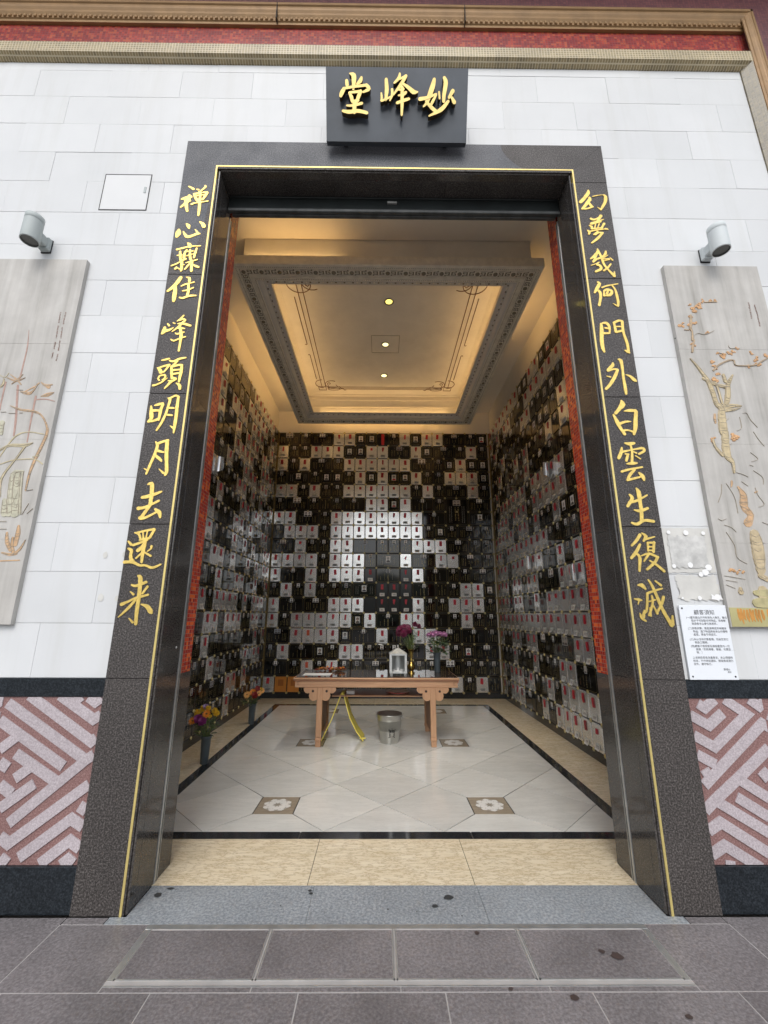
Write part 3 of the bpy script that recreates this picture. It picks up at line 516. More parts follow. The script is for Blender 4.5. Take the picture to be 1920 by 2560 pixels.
for x, y, r, m_ in ((.985, -.262, .026, 'spill_brown'), (.93, -.235, .014, 'spill_brown'), (.38, -.12, .013, 'spill_brown'), (.45, -.435, .010, 'spill_brown'), (.695, -.475, .017, 'spill_brown'), (1.10, -.56, .013, 'spill_brown')):
    b = MB(); n = 14; b.face([(x+r*rnd.uniform(.7, 1.2)*math.cos(2*math.pi*k/n), y+r*rnd.uniform(.7, 1.15)*math.sin(2*math.pi*k/n), .0045) for k in range(n)], m_)
    b.build('dry_spill', pav, kind='stuff')
# hill across the way, behind the camera: what the polished plaques mirror low down
hb = MB(); V = []; n = 60
for j, (yy, zz) in enumerate(((-34, -.5), (-48, 5.), (-70, 9.5), (-120, 10.))):
    for i in range(n+1): V.append((-180+6*i, yy+rnd.uniform(-4, 4), zz*rnd.uniform(.75, 1.2)))
hb.add(V, [(j*(n+1)+i, j*(n+1)+i+1, (j+1)*(n+1)+i+1, (j+1)*(n+1)+i) for j in range(3) for i in range(n)], 'hill_green', True)
hb.build('hill', kind='structure')

# ------------------------------------------------------------------ facade wall of white stone
fa = thing('facade_wall', 'white stone block wall with black bands and fret dado around the doorway', 'wall')
b = MB()
b.box(-4.6, -1.60, .036, .30, 0, 6.16, 'joint_grey'); b.box(1.60, 3.03, .036, .30, 0, 6.16, 'joint_grey'); b.box(-1.60, 1.60, .036, .30, 5.0, 6.16, 'joint_grey')
b.build('backing', fa)
ZC = [1.142, 1.45, 1.758, 2.065, 2.372, 2.680, 2.987, 3.293, 3.598, 3.905, 4.224, 4.530, 4.838, 5.139, 5.446, 5.754, 6.06, 6.149]
DOOR = (-1.676, 1.676, 5.228)
for r in range(len(ZC)-1):
    off = .306 if (len(ZC)-2-r) % 2 == 1 else 0.
    for k in range(-8, 6):
        x0 = -.306+.6105*k+off; x1 = x0+.6105; z0, z1 = ZC[r], ZC[r+1]
        x0, x1 = max(x0, -4.5), min(x1, 3.03)
        if x1-x0 < .03: continue
        out = []
        if z0 >= DOOR[2]: out.append((x0, x1, z0, z1))
        else:
            if x0 < DOOR[0]: out.append((x0, min(x1, DOOR[0]), z0, z1))
            if x1 > DOOR[1]: out.append((max(x0, DOOR[1]), x1, z0, z1))
            if z1 > DOOR[2] and x1 > DOOR[0] and x0 < DOOR[1]: out.append((max(x0, DOOR[0]), min(x1, DOOR[1]), DOOR[2], z1))
        for (a, c, d, e) in out:
            if c-a < .012 or e-d < .012: continue
            g = rnd.choice((.0002, .0003, .0004, .0008)); y = .03+rnd.uniform(-.0012, .0012)
            bb = MB(); bb.box(a+g, c-g, y, .05, d+.0010, e-.0010, 'white_stone', .0006); bb.build('stone_block', fa)
# black bands and the fret dado on both sides
for (a, c, sgn, FR) in ((-4.6, -1.678, -1, FRET_LEFT), (1.678, 4.6, 1, FRET_RIGHT)):
    n = 4
    for k in range(n):
        x0 = a+(c-a)*k/n; x1 = a+(c-a)*(k+1)/n
        bb = MB(); bb.box(x0+.001, x1-.001, .022, .06, 1.040, 1.140, 'base_granite', .002); bb.build('band_slab', fa)
        bb = MB(); bb.box(x0+.001, x1-.001, .012, .06, 0, .212, 'base_granite', .002); bb.build('plinth_slab', fa)
        bb = MB(); bb.box(x0+.0005, x1-.0005, .031, .06, .212, 1.040, 'fret_dark'); bb.build('fret_ground', fa)
    per = -.545 if sgn < 0 else .452
    for rep in range(0, 4):
        lim = (-2.262, c) if (rep == 0 and sgn < 0) else (a, 2.128) if False else None
        for si, st in enumerate(FR):
            P = [(st[i]/1000+rep*per, st[i+1]/1000) for i in range(0, len(st), 2)]
            bb = MB(); hw = .0275; nseg = 0
            y0 = .0262-.0001*si
            nor = []
            for i in range(len(P)-1):
                tx, tz = P[i+1][0]-P[i][0], P[i+1][1]-P[i][1]; l = math.hypot(tx, tz); nor.append((-tz/l, tx/l))
            off = []
            for i in range(len(P)):
                if i == 0: nx, nz, s_ = *nor[0], 1
                elif i == len(P)-1: nx, nz, s_ = *nor[-1], 1
                else:
                    nx, nz = nor[i-1][0]+nor[i][0], nor[i-1][1]+nor[i][1]; l = math.hypot(nx, nz); nx, nz = nx/l, nz/l
                    s_ = 1/max(.35, nx*nor[i][0]+nz*nor[i][1])
                off.append((nx*hw*s_, nz*hw*s_))
            for i in range(len(P)-1):
                q = [(P[i][0]+off[i][0], P[i][1]+off[i][1]), (P[i+1][0]+off[i+1][0], P[i+1][1]+off[i+1][1]), (P[i+1][0]-off[i+1][0], P[i+1][1]-off[i+1][1]), (P[i][0]-off[i][0], P[i][1]-off[i][1])]
                if sgn < 0: xl, xr = (-2.262 if rep == 0 else -2.262+per*rep), (c-.002 if rep == 0 else -2.262+per*(rep-1))
                else: xl, xr = (a+.002 if rep == 0 else 2.125+per*(rep-1)), 2.125+per*rep
                q = clip_rect(q, xl, xr, .2145, 1.0375)
                if q: bb.prism(q[::-1], y0, .034, FAC, 'fret_light'); nseg += 1
            if nseg: bb.build('fret_bar', fa)
# worn patch where a notice was taken down, with white filler dabs
b = MB()
def blob(mb, cx, cz, rx, rz, y, mat, n=20, j=.12):
    mb.face([(cx+rx*rnd.uniform(1-j, 1+j)*math.cos(-2*math.pi*k/n), y, cz+rz*rnd.uniform(1-j, 1+j)*math.sin(-2*math.pi*k/n)) for k in range(n)], mat)
def patch(mb, x0, x1, z0, z1, y, mat, j=.006, n=14):
    P = [(x0+(x1-x0)*k/n, z0) for k in range(n)]+[(x1, z0+(z1-z0)*k/n) for k in range(n)]+[(x1-(x1-x0)*k/n, z1) for k in range(n)]+[(x0, z1-(z1-z0)*k/n) for k in range(n)]
    mb.face([(x+rnd.uniform(-j, j), y, z+rnd.uniform(-j, j)) for x, z in P], mat)
patch(b, 1.69, 1.997, 1.768, 2.052, .0262, 'stain_grey', .003); patch(b, 1.725, 1.96, 1.80, 2.00, .0222, 'patch_grey', .009)
patch(b, 1.74, 1.99, 1.60, 1.75, .0262, 'stain_grey', .012)
b.build('worn_patch', fa, kind='stuff')
b = MB()
for x, z, r in ((1.735, 2.023, .012), (1.845, 2.020, .016), (1.955, 2.018, .012), (1.735, 1.808, .013), (1.838, 1.815, .017), (1.95, 1.80, .020), (1.925, 1.77, .020), (1.895, 1.757, .015), (1.755, 1.612, .007), (1.862, 1.612, .013)):
    blob(b, x, z, r, r, .0195, 'filler_white', 16, .1)
patch(b, 1.93, 2.0, 1.60, 1.632, .0195, 'filler_white', .008, 5)
b.build('filler_dabs', fa, kind='stuff')
b = MB()
for x, z, rx, rz in ((-1.815, 1.86, .014, .022), (-1.70, 1.865, .010, .018), (-1.80, 1.60, .018, .024), (-1.70, 1.595, .016, .018)): blob(b, x, z, rx, rz, .0275, 'stain_grey')
b.build('rust_marks', fa, kind='stuff')
b = MB(); b.ball((2.015, .015, 3.44), .012, 'screw_dark'); b.build('fixing_bolt', fa)

# access hatch in the wall
ha = thing('access_hatch', 'square flush white access hatch in the stone wall above the lamp', 'hatch')
X0, X1, Z0, Z1 = -2.309, -1.938, 4.552, 4.912
b = MB(); b.box(X0, X1, .0275, .045, Z0, Z1, 'screw_dark'); b.build('gap', ha)
b = MB(); b.box(X0+.007, X1-.007, .0262, .04, Z0+.007, Z1-.009, 'hatch_white', .001); o = b.build('hatch_panel', ha)
b = MB(); b.box(X1-.045, X1-.026, .0225, .03, Z0+.17, Z0+.23, 'lamp_grey', .002); b.build('latch', o)

# ------------------------------------------------------------------ cornice over the wall and its return down the side
co = thing('cornice', 'gilded cornice with red mosaic frieze framing the white wall at the top', 'cornice')
XL, XR = -4.6, 3.03
def run_top(name, pts, mat, xr, parent=co):
    """profile pts (y,z) extruded along x"""
    b = MB(); V = []
    for y, z in pts: V += [(XL, y, z), (xr(y) if callable(xr) else xr, y, z)]
    b.add(V, [(2*i, 2*i+1, 2*i+3, 2*i+2) for i in range(len(pts)-1)], mat); return b.build(name, parent)
cx = lambda y: 3.03+(.03-y)*1.33
run_top('mosaic_cove', [(.036, 6.149), (.02, 6.149), (-.03, 6.186)], 'gold_mosaic', cx)
run_top('mosaic_fillet', [(-.03, 6.186), (-.03, 6.302), (.02, 6.306)], 'gold_mosaic', 3.11)
run_top('mosaic_frieze', [(.02, 6.306), (.02, 6.64)], 'red_frieze_mosaic', 3.16)
mp = [(.02, 6.60), (-.004, 6.60), (-.004, 6.628), (-.013, 6.634), (-.013, 6.668), (-.025, 6.69), (-.026, 6.712), (-.036, 6.732), (-.04, 6.745), (-.04, 6.765), (-.05, 6.773), (-.05, 6.80)]
mo = run_top('moulding', mp, 'cornice_gold', lambda y: 3.12+(.02-y)*1.28)
b = MB()
for k in range(175):
    x = XL+.02+.0445*k
    if x < 3.12: b.box(x, x+.026, -.023, -.010, 6.638, 6.668, 'cornice_gold', .004)
b.build('bead_row', co, kind='stuff')
for x in (-1.05, .62):
    b = MB(); b.box(x, x+.006, -.052, -.0, 6.60, 6.801, 'screw_dark'); b.build('expansion_joint', co)
# return down the right side
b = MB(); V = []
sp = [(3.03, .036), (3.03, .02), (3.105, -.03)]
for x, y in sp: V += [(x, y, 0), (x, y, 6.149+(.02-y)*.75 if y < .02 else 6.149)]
b.add(V, [(2*i, 2*i+2, 2*i+3, 2*i+1) for i in range(2)], 'gold_mosaic_shaded'); b.build('side_cove', co)
b = MB(); V = []
sp = [(3.105, -.03), (3.118, -.022), (3.118, -.027), (3.135, -.03), (3.14, -.036), (3.165, -.04), (3.17, -.044), (3.19, -.046), (3.192, -.05), (3.21, -.05)]
for x, y in sp: V += [(x, y, 0), (x, y, 6.80)]
b.add(V, [(2*i, 2*i+2, 2*i+3, 2*i+1) for i in range(len(sp)-1)], 'cornice_gold'); b.build('side_moulding', co)
b = MB(); b.box(-4.6, 5.2, -.046, .3, 6.80, 7.5, 'maroon_mosaic'); b.box(3.21, 5.2, -.046, .3, 0, 6.80, 'maroon_mosaic'); b.build('mosaic_wall', co)
b = MB(); b.box(-4.8, 5.4, -.75, .3, 7.5, 7.62, 'maroon_mosaic'); b.build('added_eave', co)  # unseen overhang, added to shade the top of the wall

# ------------------------------------------------------------------ black granite door frame
df = thing('door_frame', 'dark granite door frame carved with two gilded columns of calligraphy', 'door frame')
OX, OZ, IX, IZ, GX, GZ = 1.68, 5.23, 1.392, 4.935, 1.426, 4.977
zj = [0, 1.142, 2.053, 2.963, 3.936, 4.847]
for s_ in (-1, 1):
    for i in range(5):
        bb = MB(); bb.box(min(s_*OX, s_*GX), max(s_*OX, s_*GX), 0, .08, zj[i]+.0015, zj[i+1]-.0015, 'frame_granite', .002); bb.build('frame_slab', df)
        bb = MB(); a_, c_ = sorted((s_*(GX-.012), s_*(IX+.012))); bb.box(a_, c_, 0.0015, .08, zj[i]+.001, zj[i+1]-.001, 'frame_granite', .002); bb.build('frame_edge', df)
    # mitred head corner
    bb = MB(); bb.prism([(s_*OX, 4.8485), (s_*GX, 4.8485), (s_*GX, GZ), (s_*OX, OZ)][::-s_], 0, .08, FAC, 'frame_granite'); bb.build('frame_slab', df)
xs = [-OX, -.56, .56, OX]
for k in range(3):
    lo = (-GX, -.56, .56, GX)
    a, c = (xs[k]+.0012, xs[k+1]-.0012)
    q = [(a if k else -OX+.002, OZ), (c if k < 2 else OX-.002, OZ), (lo[k+1]-.0012, GZ), (lo[k]+.0012, GZ)]
    bb = MB(); bb.prism(q, 0, .08, FAC, 'frame_granite'); bb.build('head_slab', df)
    bb = MB(); bb.box(lo[k]+.0012, lo[k+1]-.0012, .0015, .08, IZ+.012, GZ-.012, 'frame_granite', .002); bb.build('head_edge', df)
b = MB()
for s_ in (-1, 1):
    a, c = sorted((s_*GX, s_*(GX-.0125))); b.box(a, c, -.0015, .08, 0, GZ, 'gold_line')
b.box(-GX+.0125, GX-.0125, -.0015, .08, GZ-.0125, GZ, 'gold_line'); b.build('gold_inlay', df)
# pale weathered bloom on the head and the upper left post (dry, dusty stone, with sky sheen painted into it)
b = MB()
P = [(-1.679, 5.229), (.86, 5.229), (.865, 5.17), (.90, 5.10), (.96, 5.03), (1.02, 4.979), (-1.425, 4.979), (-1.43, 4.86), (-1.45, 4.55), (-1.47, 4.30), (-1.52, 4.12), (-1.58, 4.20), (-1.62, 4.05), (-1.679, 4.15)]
b.prism(P[::-1], -.0006, .0008, FAC, 'frame_bloom_sheen'); b.build('bloom_and_sky_sheen', df, kind='stuff')
b = MB()      # thin stepped reed at the arris
for s_ in (-1, 1):
    a, c = sorted((s_*(IX+.012), s_*IX)); b.box(a, c, .012, .08, 0, IZ, 'jamb_granite', .003)
b.box(-IX, IX, .012, .08, IZ, IZ+.012, 'jamb_granite', .003); b.build('reed_edge', df)
# polished reveals, steel door tracks, mosaic inner strip
for s_ in (-1, 1):
    zz = [0, 1.142, 2.053, 2.963, 3.936, 4.935]
    for i in range(5):
        bb = MB(); a, c = sorted((s_*IX, s_*(IX+.2))); bb.box(a, c, .08, .268, zz[i]+.0007, zz[i+1]-.0007, 'jamb_granite', .001); bb.build('jamb_slab', df)
    bb = MB(); a, c = sorted((s_*(IX-.004), s_*(IX+.2)))
    bb.box(a, c, .270, .284, 0, 4.77, 'steel'); a, c = sorted((s_*(IX+.014), s_*(IX+.2))); bb.box(a, c, .284, .300, 0, 4.77, 'rubber_black'); a, c = sorted((s_*(IX-.002), s_*(IX+.2))); bb.box(a, c, .300, .310, 0, 4.77, 'steel_dirty')
    bb.build('door_track', df)
    bb = MB(); a, c = sorted((s_*(IX+.006), s_*(IX+.2))); bb.box(a, c, .310, .462, 1.13, 5.0, 'red_mosaic'); bb.build('mosaic_strip', df)
    bb = MB(); a, c = sorted((s_*(IX), s_*(IX+.2))); bb.box(a, c, .312, .470, 0, 1.13, 'jamb_granite', .002); bb.build('inner_slab', df)
for (a, c) in ((-IX, -.5), (-.5, .42), (.42, IX)):
    bb = MB(); bb.box(a+.0008, c-.0008, .08, .216, IZ, IZ+.1, 'jamb_granite', .001); bb.build('soffit_slab', df)
b = MB(); b.ball((-IX-.002, .21, 1.30), .008, 'steel'); b.build('screw_cap', df)
# gilded calligraphy carved into the two posts
for ch, st in COUPLET.items():
    b = MB(); brush(b, [[v_*.9 if i % 3 == 2 else v_ for i, v_ in enumerate(s1)] for s1 in st], FAC, -.0035, .004, 'gold_leaf', rag=.07, stagger=.00012); b.build('gold_character', df)

# roller shutter box under the lintel
rs = thing('roller_shutter', 'black roller shutter rolled up under the doorway lintel', 'shutter')
b = MB(); b.box(-IX+.002, IX-.002, .216, .262, 4.80, 5.03, 'shutter_black', .003); b.build('shutter_box', rs)
for z0, z1, y in ((4.918, 4.934, .208), (4.79, 4.905, .211), (4.765, 4.795, .200)):
    b = MB(); b.box(-IX+.004, IX-.004, y, .23, z0, z1, 'shutter_black' if z0 != 4.765 else 'shutter_edge', .004); b.build('slat', rs)
b = MB(); b.box(-IX+.03, IX-.03, .23, .262, 4.757, 4.80, 'shutter_edge', .004); b.build('bottom_rail', rs)
b = MB(); b.box(-.06, .02, .196, .212, 4.855, 4.875, 'steel_dirty', .001); b.build('maker_plate', rs)

# ------------------------------------------------------------------ tilted name board 妙峰堂
nb = thing('name_board', 'black name board with three raised gilded characters above the doorway', 'sign board')
A0 = Vector((.007, -.085, 5.122)); B0 = Vector((.007, -.275, 5.607))
upv = (B0-A0).normalized(); nrm = Vector((0, -upv.z, upv.y))
BRD = lambda u, v_, d: tuple(A0+Vector((u, 0, 0))+upv*v_+nrm*(-d))
b = MB(); b.prism([(-.55, 0), (.55, 0), (.55, .521), (-.55, .521)], 0, .05, BRD, 'board_black'); b.build('board', nb)
for ch, st in PLACARD.items():
    b = MB(); brush(b, [[v_*.9 if i % 3 == 2 else v_ for i, v_ in enumerate(s1)] for s1 in st], BRD, -.052, -.012, 'letter_gold', 'letter_side_shade', stagger=.0004); b.build('raised_character', nb)
for x in (-.4, .4):
    b = MB(); b.box(x-.015, x+.015, -.07, .03, 5.19, 5.22, 'screw_dark'); b.build('bracket', nb); b = MB(); b.box(x-.015, x+.015, -.19, .03, 5.50, 5.53, 'screw_dark'); b.build('bracket', nb)

# ------------------------------------------------------------------ carved stone panels
pl = thing('carved_panel', 'grey stone relief panel of reeds, rock and lotus flowers left of the doorway', 'relief panel')
pr = thing('carved_panel', 'grey stone relief panel of an old blossoming plum tree right of the doorway', 'relief panel')
for par, x0, x1, CV in ((pl, -2.995, -2.287, CARVE_LEFT), (pr, 2.006, 2.712, CARVE_RIGHT)):
    zz = [1.44, 1.95, 2.62, 3.34, 4.055]
    for i in range(4):
        bb = MB(); bb.box(x0, x1, -.003+rnd.uniform(0, .0006), .03, zz[i]+.0002, zz[i+1]-.0002, 'panel_stone', .0008); bb.build('panel_slab', par)
    names = {'i': 'inscription', 'n': 'carved_line'}
    CV = [[c[0]]+[(max(2.2, v_*.42) if (c[0] == 'n' and i % 3 == 2) else v_) for i, v_ in enumerate(c[1:])] for c in CV]
    for key in dict.fromkeys(c[0] for c in CV):
        b = MB(); order = list(CARVE).index(key)
        for st in (c[1:] for c in CV if c[0] == key):
            P = [st[i:i+3] for i in range(0, len(st), 3)]
            x_ok = all(x0*1000+8 < p[0] < x1*1000-8 for p in P)
            if not x_ok:
                P = [p for p in P if x0*1000+10 < p[0] < x1*1000-10]
                if len(P) < 2: continue
            if key == 'i':      # small carved writing: short irregular strokes down the column
                for (xa, za, wa), (xb, zb, wb) in zip(P[:-1], P[1:]):
                    nn = max(2, int(abs(zb-za)/(wa*.9)))
                    for q in range(nn):
                        cx_, cz_ = xa+(xb-xa)*q/nn, za+(zb-za)*q/nn; hw = wa*.5
                        for _ in range(4):
                            brush(b, [[cx_+rnd.uniform(-hw, hw*.2), cz_+rnd.uniform(-hw, hw)*.8, 2.2, cx_+rnd.uniform(0, hw), cz_+rnd.uniform(-hw, hw)*.8, 1.6]], FAC, -.0042, 0, 'carve_i', step=30)
            else:
                fl = [v_ for p in P for v_ in p]
                d = -.0040-.0006*order
                if key != 'n': b = MB()
                brush(b, [fl], FAC, d-.0002*rnd.random(), .0, 'carve_'+key, step=14, stagger=.0, rag=.10 if key != 'n' else .3)
                if key in 'otabyg' and max(p[2] for p in P) > 9:   # incised outlines along the edges
                    for s_ in (-1, 1):
                        Q = []
                        for (x, z, w_) in spline(fl, 30): Q += [x*1000+s_*w_*430, z*1000, 2.0]
                        if len(Q) >= 6: brush(b, [Q], FAC, d-.0013-.0001*rnd.random(), .0, 'carve_n', step=25, stagger=0)
                if key in 'otag' and max(p[2] for p in P) > 16:    # cut bark and vein lines across the broad shapes
                    for x, z, w_ in spline(fl, 16)[1:-1]:
                        if rnd.random() < .62:
                            h = w_*1000*rnd.uniform(.25, .48); s_ = rnd.choice((-1, 1)); o_ = rnd.uniform(-.2, .2)*h
                            brush(b, [[x*1000-h+o_, z*1000+s_*h*.25, 1.6, x*1000+o_, z*1000-rnd.uniform(2, 9), 2.4, x*1000+h+o_, z*1000+s_*h*.2, 1.6]], FAC, d-.0018-.0001*rnd.random(), .0, 'carve_n', step=12, stagger=0)
                if key != 'n': b.build('relief', par)
        if key in 'in': b.build(names[key], par, kind='stuff')
b = MB()
for x, z, w_ in BLOSSOM:
    for q in range(13):
        a = q*1.257+rnd.random(); r = w_/1000*.8
        if q % 5 == 0: x0_, z0_ = (x, z) if q == 0 else (x+rnd.uniform(-1.5, 1.5)*w_, z+rnd.uniform(-1.2, 1.2)*w_)
        b.ball((x0_/1000+r*.55*math.cos(a), -.0045-.001*rnd.random(), z0_/1000+r*.55*math.sin(a)), r*.52, 'blossom', 6, (1, .3, 1))
b.build('blossoms', pr, kind='stuff')
b = MB(); b.prism([(2.01, 1.444), (2.71, 1.444), (2.71, 1.542), (2.56, 1.556), (2.4, 1.545), (2.2, 1.553), (2.01, 1.556)], -.0065, .0, FAC, 'ochre_base'); b.build('carved_base', pr)
b = MB()
for k in range(9):
    x = 2.06+.018*k; brush(b, [[x*1000, 1545-rnd.uniform(0, 8), 12, x*1000+rnd.uniform(-5, 5), 1500, rnd.uniform(12, 20), x*1000+4, 1485-rnd.uniform(0, 25), 4]], FAC, -.0075-.0001*k, -.006, 'rust_stain', stagger=0)
    x = 2.24+.02*k; brush(b, [[x*1000, 1545-rnd.uniform(0, 8), 12, x*1000+rnd.uniform(-5, 5), 1505, rnd.uniform(12, 20), x*1000+4, 1488-rnd.uniform(0, 25), 4]], FAC, -.0075-.0001*k, -.006, 'rust_stain', stagger=0)
b.build('rust_stain', pr, kind='stuff')

# ------------------------------------------------------------------ wall lamps
def wall_lamp(x, zc, sgn, mat, label):
    t = thing('wall_lamp', label, 'wall lamp', (x, -.115, zc), 'cylinder wall lamps on the facade')
    b = MB(); b.lathe([(.052, -.105), (.058, -.105), (.0585, -.10), (.0585, .06)], (0, 0, 0), mat, 28, cap=False); b.lathe([(.0585, .0605), (.0565, .062), (.0565, .0635), (.0585, .065), (.0585, .104), (.054, .107)], (0, 0, 0), mat, 28, cap=False)
    b.lathe([(.054, .107), (.001, .107)], (0, 0, 0), mat, 28, cap=False); b.build('body', t)
    b = MB(); b.lathe([(.052, -.105), (.050, -.095)], (0, 0, 0), 'lamp_glass', 28, cap=False); b.lathe([(.001, -.096), (.050, -.096)], (0, 0, 0), 'lamp_glass', 28, cap=False); b.build('lens', t)
    b = MB(); b.box(-.028, .028, .045, .11, -.045, .03, mat, .006); b.build('arm', t)
    b = MB(); b.box(-.034, .034, .105, .145, -.062, .045, mat, .006); o = b.build('wall_plate', t)
    b = MB(); b.box(-.037, .037, .137, .147, -.068, .048, 'screw_dark', .002); b.build('gasket', o)
wall_lamp(-2.632, 4.205, 1, 'lamp_grey', 'grey cylinder wall lamp above the carved reed panel')
wall_lamp(2.357, 4.18, -1, 'lamp_white', 'pale cylinder wall lamp above the carved plum tree panel')

# ------------------------------------------------------------------ notice board
no = thing('notice_board', 'small white notice plate of printed Chinese rules screwed beside the right post', 'notice')
NX0, NX1, NZ0, NZ1 = 1.7155, 2.0025, 1.143, 1.569
b = MB(); b.box(NX0, NX1, .010, .018, NZ0, NZ1, 'notice_white', .001); b.build('plate', no)
LINES = [(.085, .028, 31, '顧客須知'), (.034, .066, 14.6, '(一)靈灰龕位只可安放先人骨灰，龕位'), (.062, .084, 14.6, '設計不可加裝任何物品，若有破'), (.062, .102, 14.6, '毀損者本山會代為清拆。'),
         (.034, .129, 14.6, '(二)拜祭完畢，賓客請帶走所有隨來'), (.062, .147, 14.6, '物品，遺下物品將由本山作廢物'), (.062, .165, 14.6, '處理，事後不得追究。'),
         (.034, .192, 14.6, '(三)本山沒有代售香燭、花紙及其它'), (.062, .210, 14.6, '物品之服務。'), (.034, .231, 14.6, '(四)顧客不得移動及損毀龕堂內一切'), (.062, .249, 14.6, '設施（包括佛壇、香爐、化寶盆……'), (.062, .267, 14.6, '等。）'),
         (.034, .296, 14.6, '上述條款若有未盡事宜，本山得隨時'), (.034, .314, 14.6, '修改，不作特別通知，懇請貴戚通力'), (.034, .332, 14.6, '合作，遵守執行。'), (.205, .362, 13, '寶福山'), (.226, .378, 11, '謹啟')]
b = MB()
for x, z, sz, txt in LINES:
    V, F = glyphs(txt); k = sz/1000*1.02
    b.add([(NX0+x+vx*k, .0088, NZ1-z-sz/1000*.82+vy*k) for vx, vy, _ in V], F, 'ink')
b.build('lettering', no, kind='stuff')
for x, z in ((NX0+.018, NZ1-.018), (NX0+.018, NZ0+.018), (NX1-.018, NZ0+.018)):
    b = MB(); b.ball((x, .0095, z), .0055, 'screw_dark', 8, (1, .5, 1)); b.build('screw', no)
# ------------------------------------------------------------------ hall shell
WXL, WXR, WYB = -2.335, 2.255, 5.845          # faces of the niche walls
FZ = 5.86
b = MB(); b.box(WXL-.1, WXR+.1, .258, WYB+.1, -.2, -.004, 'grout'); fl = b.build('floor', kind='structure')
def walls(name, *boxes, mat='plaster'):
    b = MB()
    for bx in boxes: b.box(*bx, mat)
    return b.build(name, kind='structure')
walls('wall_left', (WXL-.16, WXL-.012, .3, WYB+.15, -.1, 6.3)); walls('wall_right', (WXR+.012, WXR+.16, .3, WYB+.15, -.1, 6.3))
walls('wall_back', (WXL-.012, WXR+.012, WYB+.012, WYB+.16, -.1, 6.3))
walls('wall_front', (WXL-.012, -1.595, .30, .455, 0, 6.3), (1.595, WXR+.012, .30, .455, 0, 6.3), (-1.595, 1.595, .265, .455, 4.985, 6.3))
walls('ceiling', (WXL-.012, -1.75, .30, WYB+.012, FZ, FZ+.3), (1.68, WXR+.012, .30, WYB+.012, FZ, FZ+.3), (-1.75, 1.68, .30, 1.49, FZ, FZ+.3), (-1.75, 1.68, 5.405, WYB+.012, FZ, FZ+.3))
# threshold, front marble, black border, side marble
for (x0, x1) in ((-1.39, -.467), (-.467, .461), (.461, 1.39)):
    b = MB(); b.prism([(x0+.001 if x0 > -1 else -1.47, -.0515), (x1-.001 if x1 < 1 else 1.47, -.0515), (x1-.001 if x1 < 1 else 1.47, -.002), (x1-.001, .0), (x1-.001, .2565), (x0+.001, .2565), (x0+.001, .0), (x0+.001 if x0 > -1 else -1.47, -.002)], .0004, -.03, lambda u, v_, d: (u, v_, d), 'threshold_granite'); b.build('threshold_slab', fl)
b = MB()
for x, y, r in ((.285, .145, .022), (.20, .075, .014), (-.485, .205, .010), (-.475, .18, .009), (.10, .03, .004), (-.05, .05, .005), (.33, .0, .004), (-.62, .08, .004)):
    n = 16; b.face([(x+r*1.25*rnd.uniform(.75, 1.15)*math.cos(2*math.pi*k/n), y+r*rnd.uniform(.75, 1.15)*math.sin(2*math.pi*k/n), .0042) for k in range(n)], 'spill_dark')
for x, y, rx, ry in ((-1.27, .225, .02, .009), (-1.315, .17, .022, .02)):
    n = 16; b.face([(x+rx*rnd.uniform(.8, 1.15)*math.cos(2*math.pi*k/n), y+ry*rnd.uniform(.8, 1.15)*math.sin(2*math.pi*k/n), .0044) for k in range(n)], 'spill_dark')
b.build('dry_spill', fl, kind='stuff')
def tile(poly, mat, name, z=0., g=.0042):
    cx_ = sum(p[0] for p in poly)/len(poly); cy_ = sum(p[1] for p in poly)/len(poly)
    q = []
    for x, y in poly:
        l = math.hypot(x-cx_, y-cy_) or 1; q.append((x-(x-cx_)/l*g*1.3, y-(y-cy_)/l*g*1.3))
    ar = sum(q[i][0]*q[(i+1) % len(q)][1]-q[(i+1) % len(q)][0]*q[i][1] for i in range(len(q)))
    if ar < 0: q = q[::-1]
    b = MB(); b.prism(q, z+rnd.uniform(-.0004, .0004), -.02, lambda u, v_, d: (u, v_, d), mat); return b.build(name, fl)
rc = lambda x0, x1, y0, y1: [(x0, y0), (x1, y0), (x1, y1), (x0, y1)]
BX0, BX1, BY0, BY1 = -1.925, 1.785, .771, 5.30       # outer edge of the black border
for (x0, x1) in ((-1.595, -.508), (-.508, .455), (.455, 1.595)): tile(rc(x0, x1, .2585, BY0), 'marble_beige', 'marble_slab', g=.0014)
tile([(-1.595, .47), (-1.595, BY0), (WXL, BY0), (WXL, .47)], 'marble_beige', 'marble_slab', g=.0014); tile(rc(1.595, WXR, .47, BY0), 'marble_beige', 'marble_slab', g=.0014)
for xa, xb in ((WXL, BX0), (BX1, WXR)):
    yy = [BY0, 1.62, 2.33, 3.0, 3.95, 4.6, BY1]
    for i in range(6): tile(rc(xa, xb, yy[i], yy[i+1]), 'marble_beige', 'marble_slab', g=.0014)
for x0, x1 in ((WXL, -1.2), (-1.2, -.2), (-.2, .8), (.8, WXR)): tile(rc(x0, x1, BY1, WYB), 'marble_beige', 'marble_slab', g=.0014)
IN0, IN1, JN0, JN1 = BX0+.10, BX1-.10, BY0+.10, BY1-.10
xx = [BX0, -.658, .556, BX1]
for i in range(3): tile(rc(xx[i], xx[i+1], BY0, JN0), 'black_granite', 'border_strip'); tile(rc(xx[i], xx[i+1], JN1, BY1), 'black_granite', 'border_strip')
yy = [JN0, 2.3, 3.75, JN1]
for i in range(3): tile(rc(BX0, IN0, yy[i], yy[i+1]), 'black_granite', 'border_strip'); tile(rc(IN1, BX1, yy[i], yy[i+1]), 'black_granite', 'border_strip')
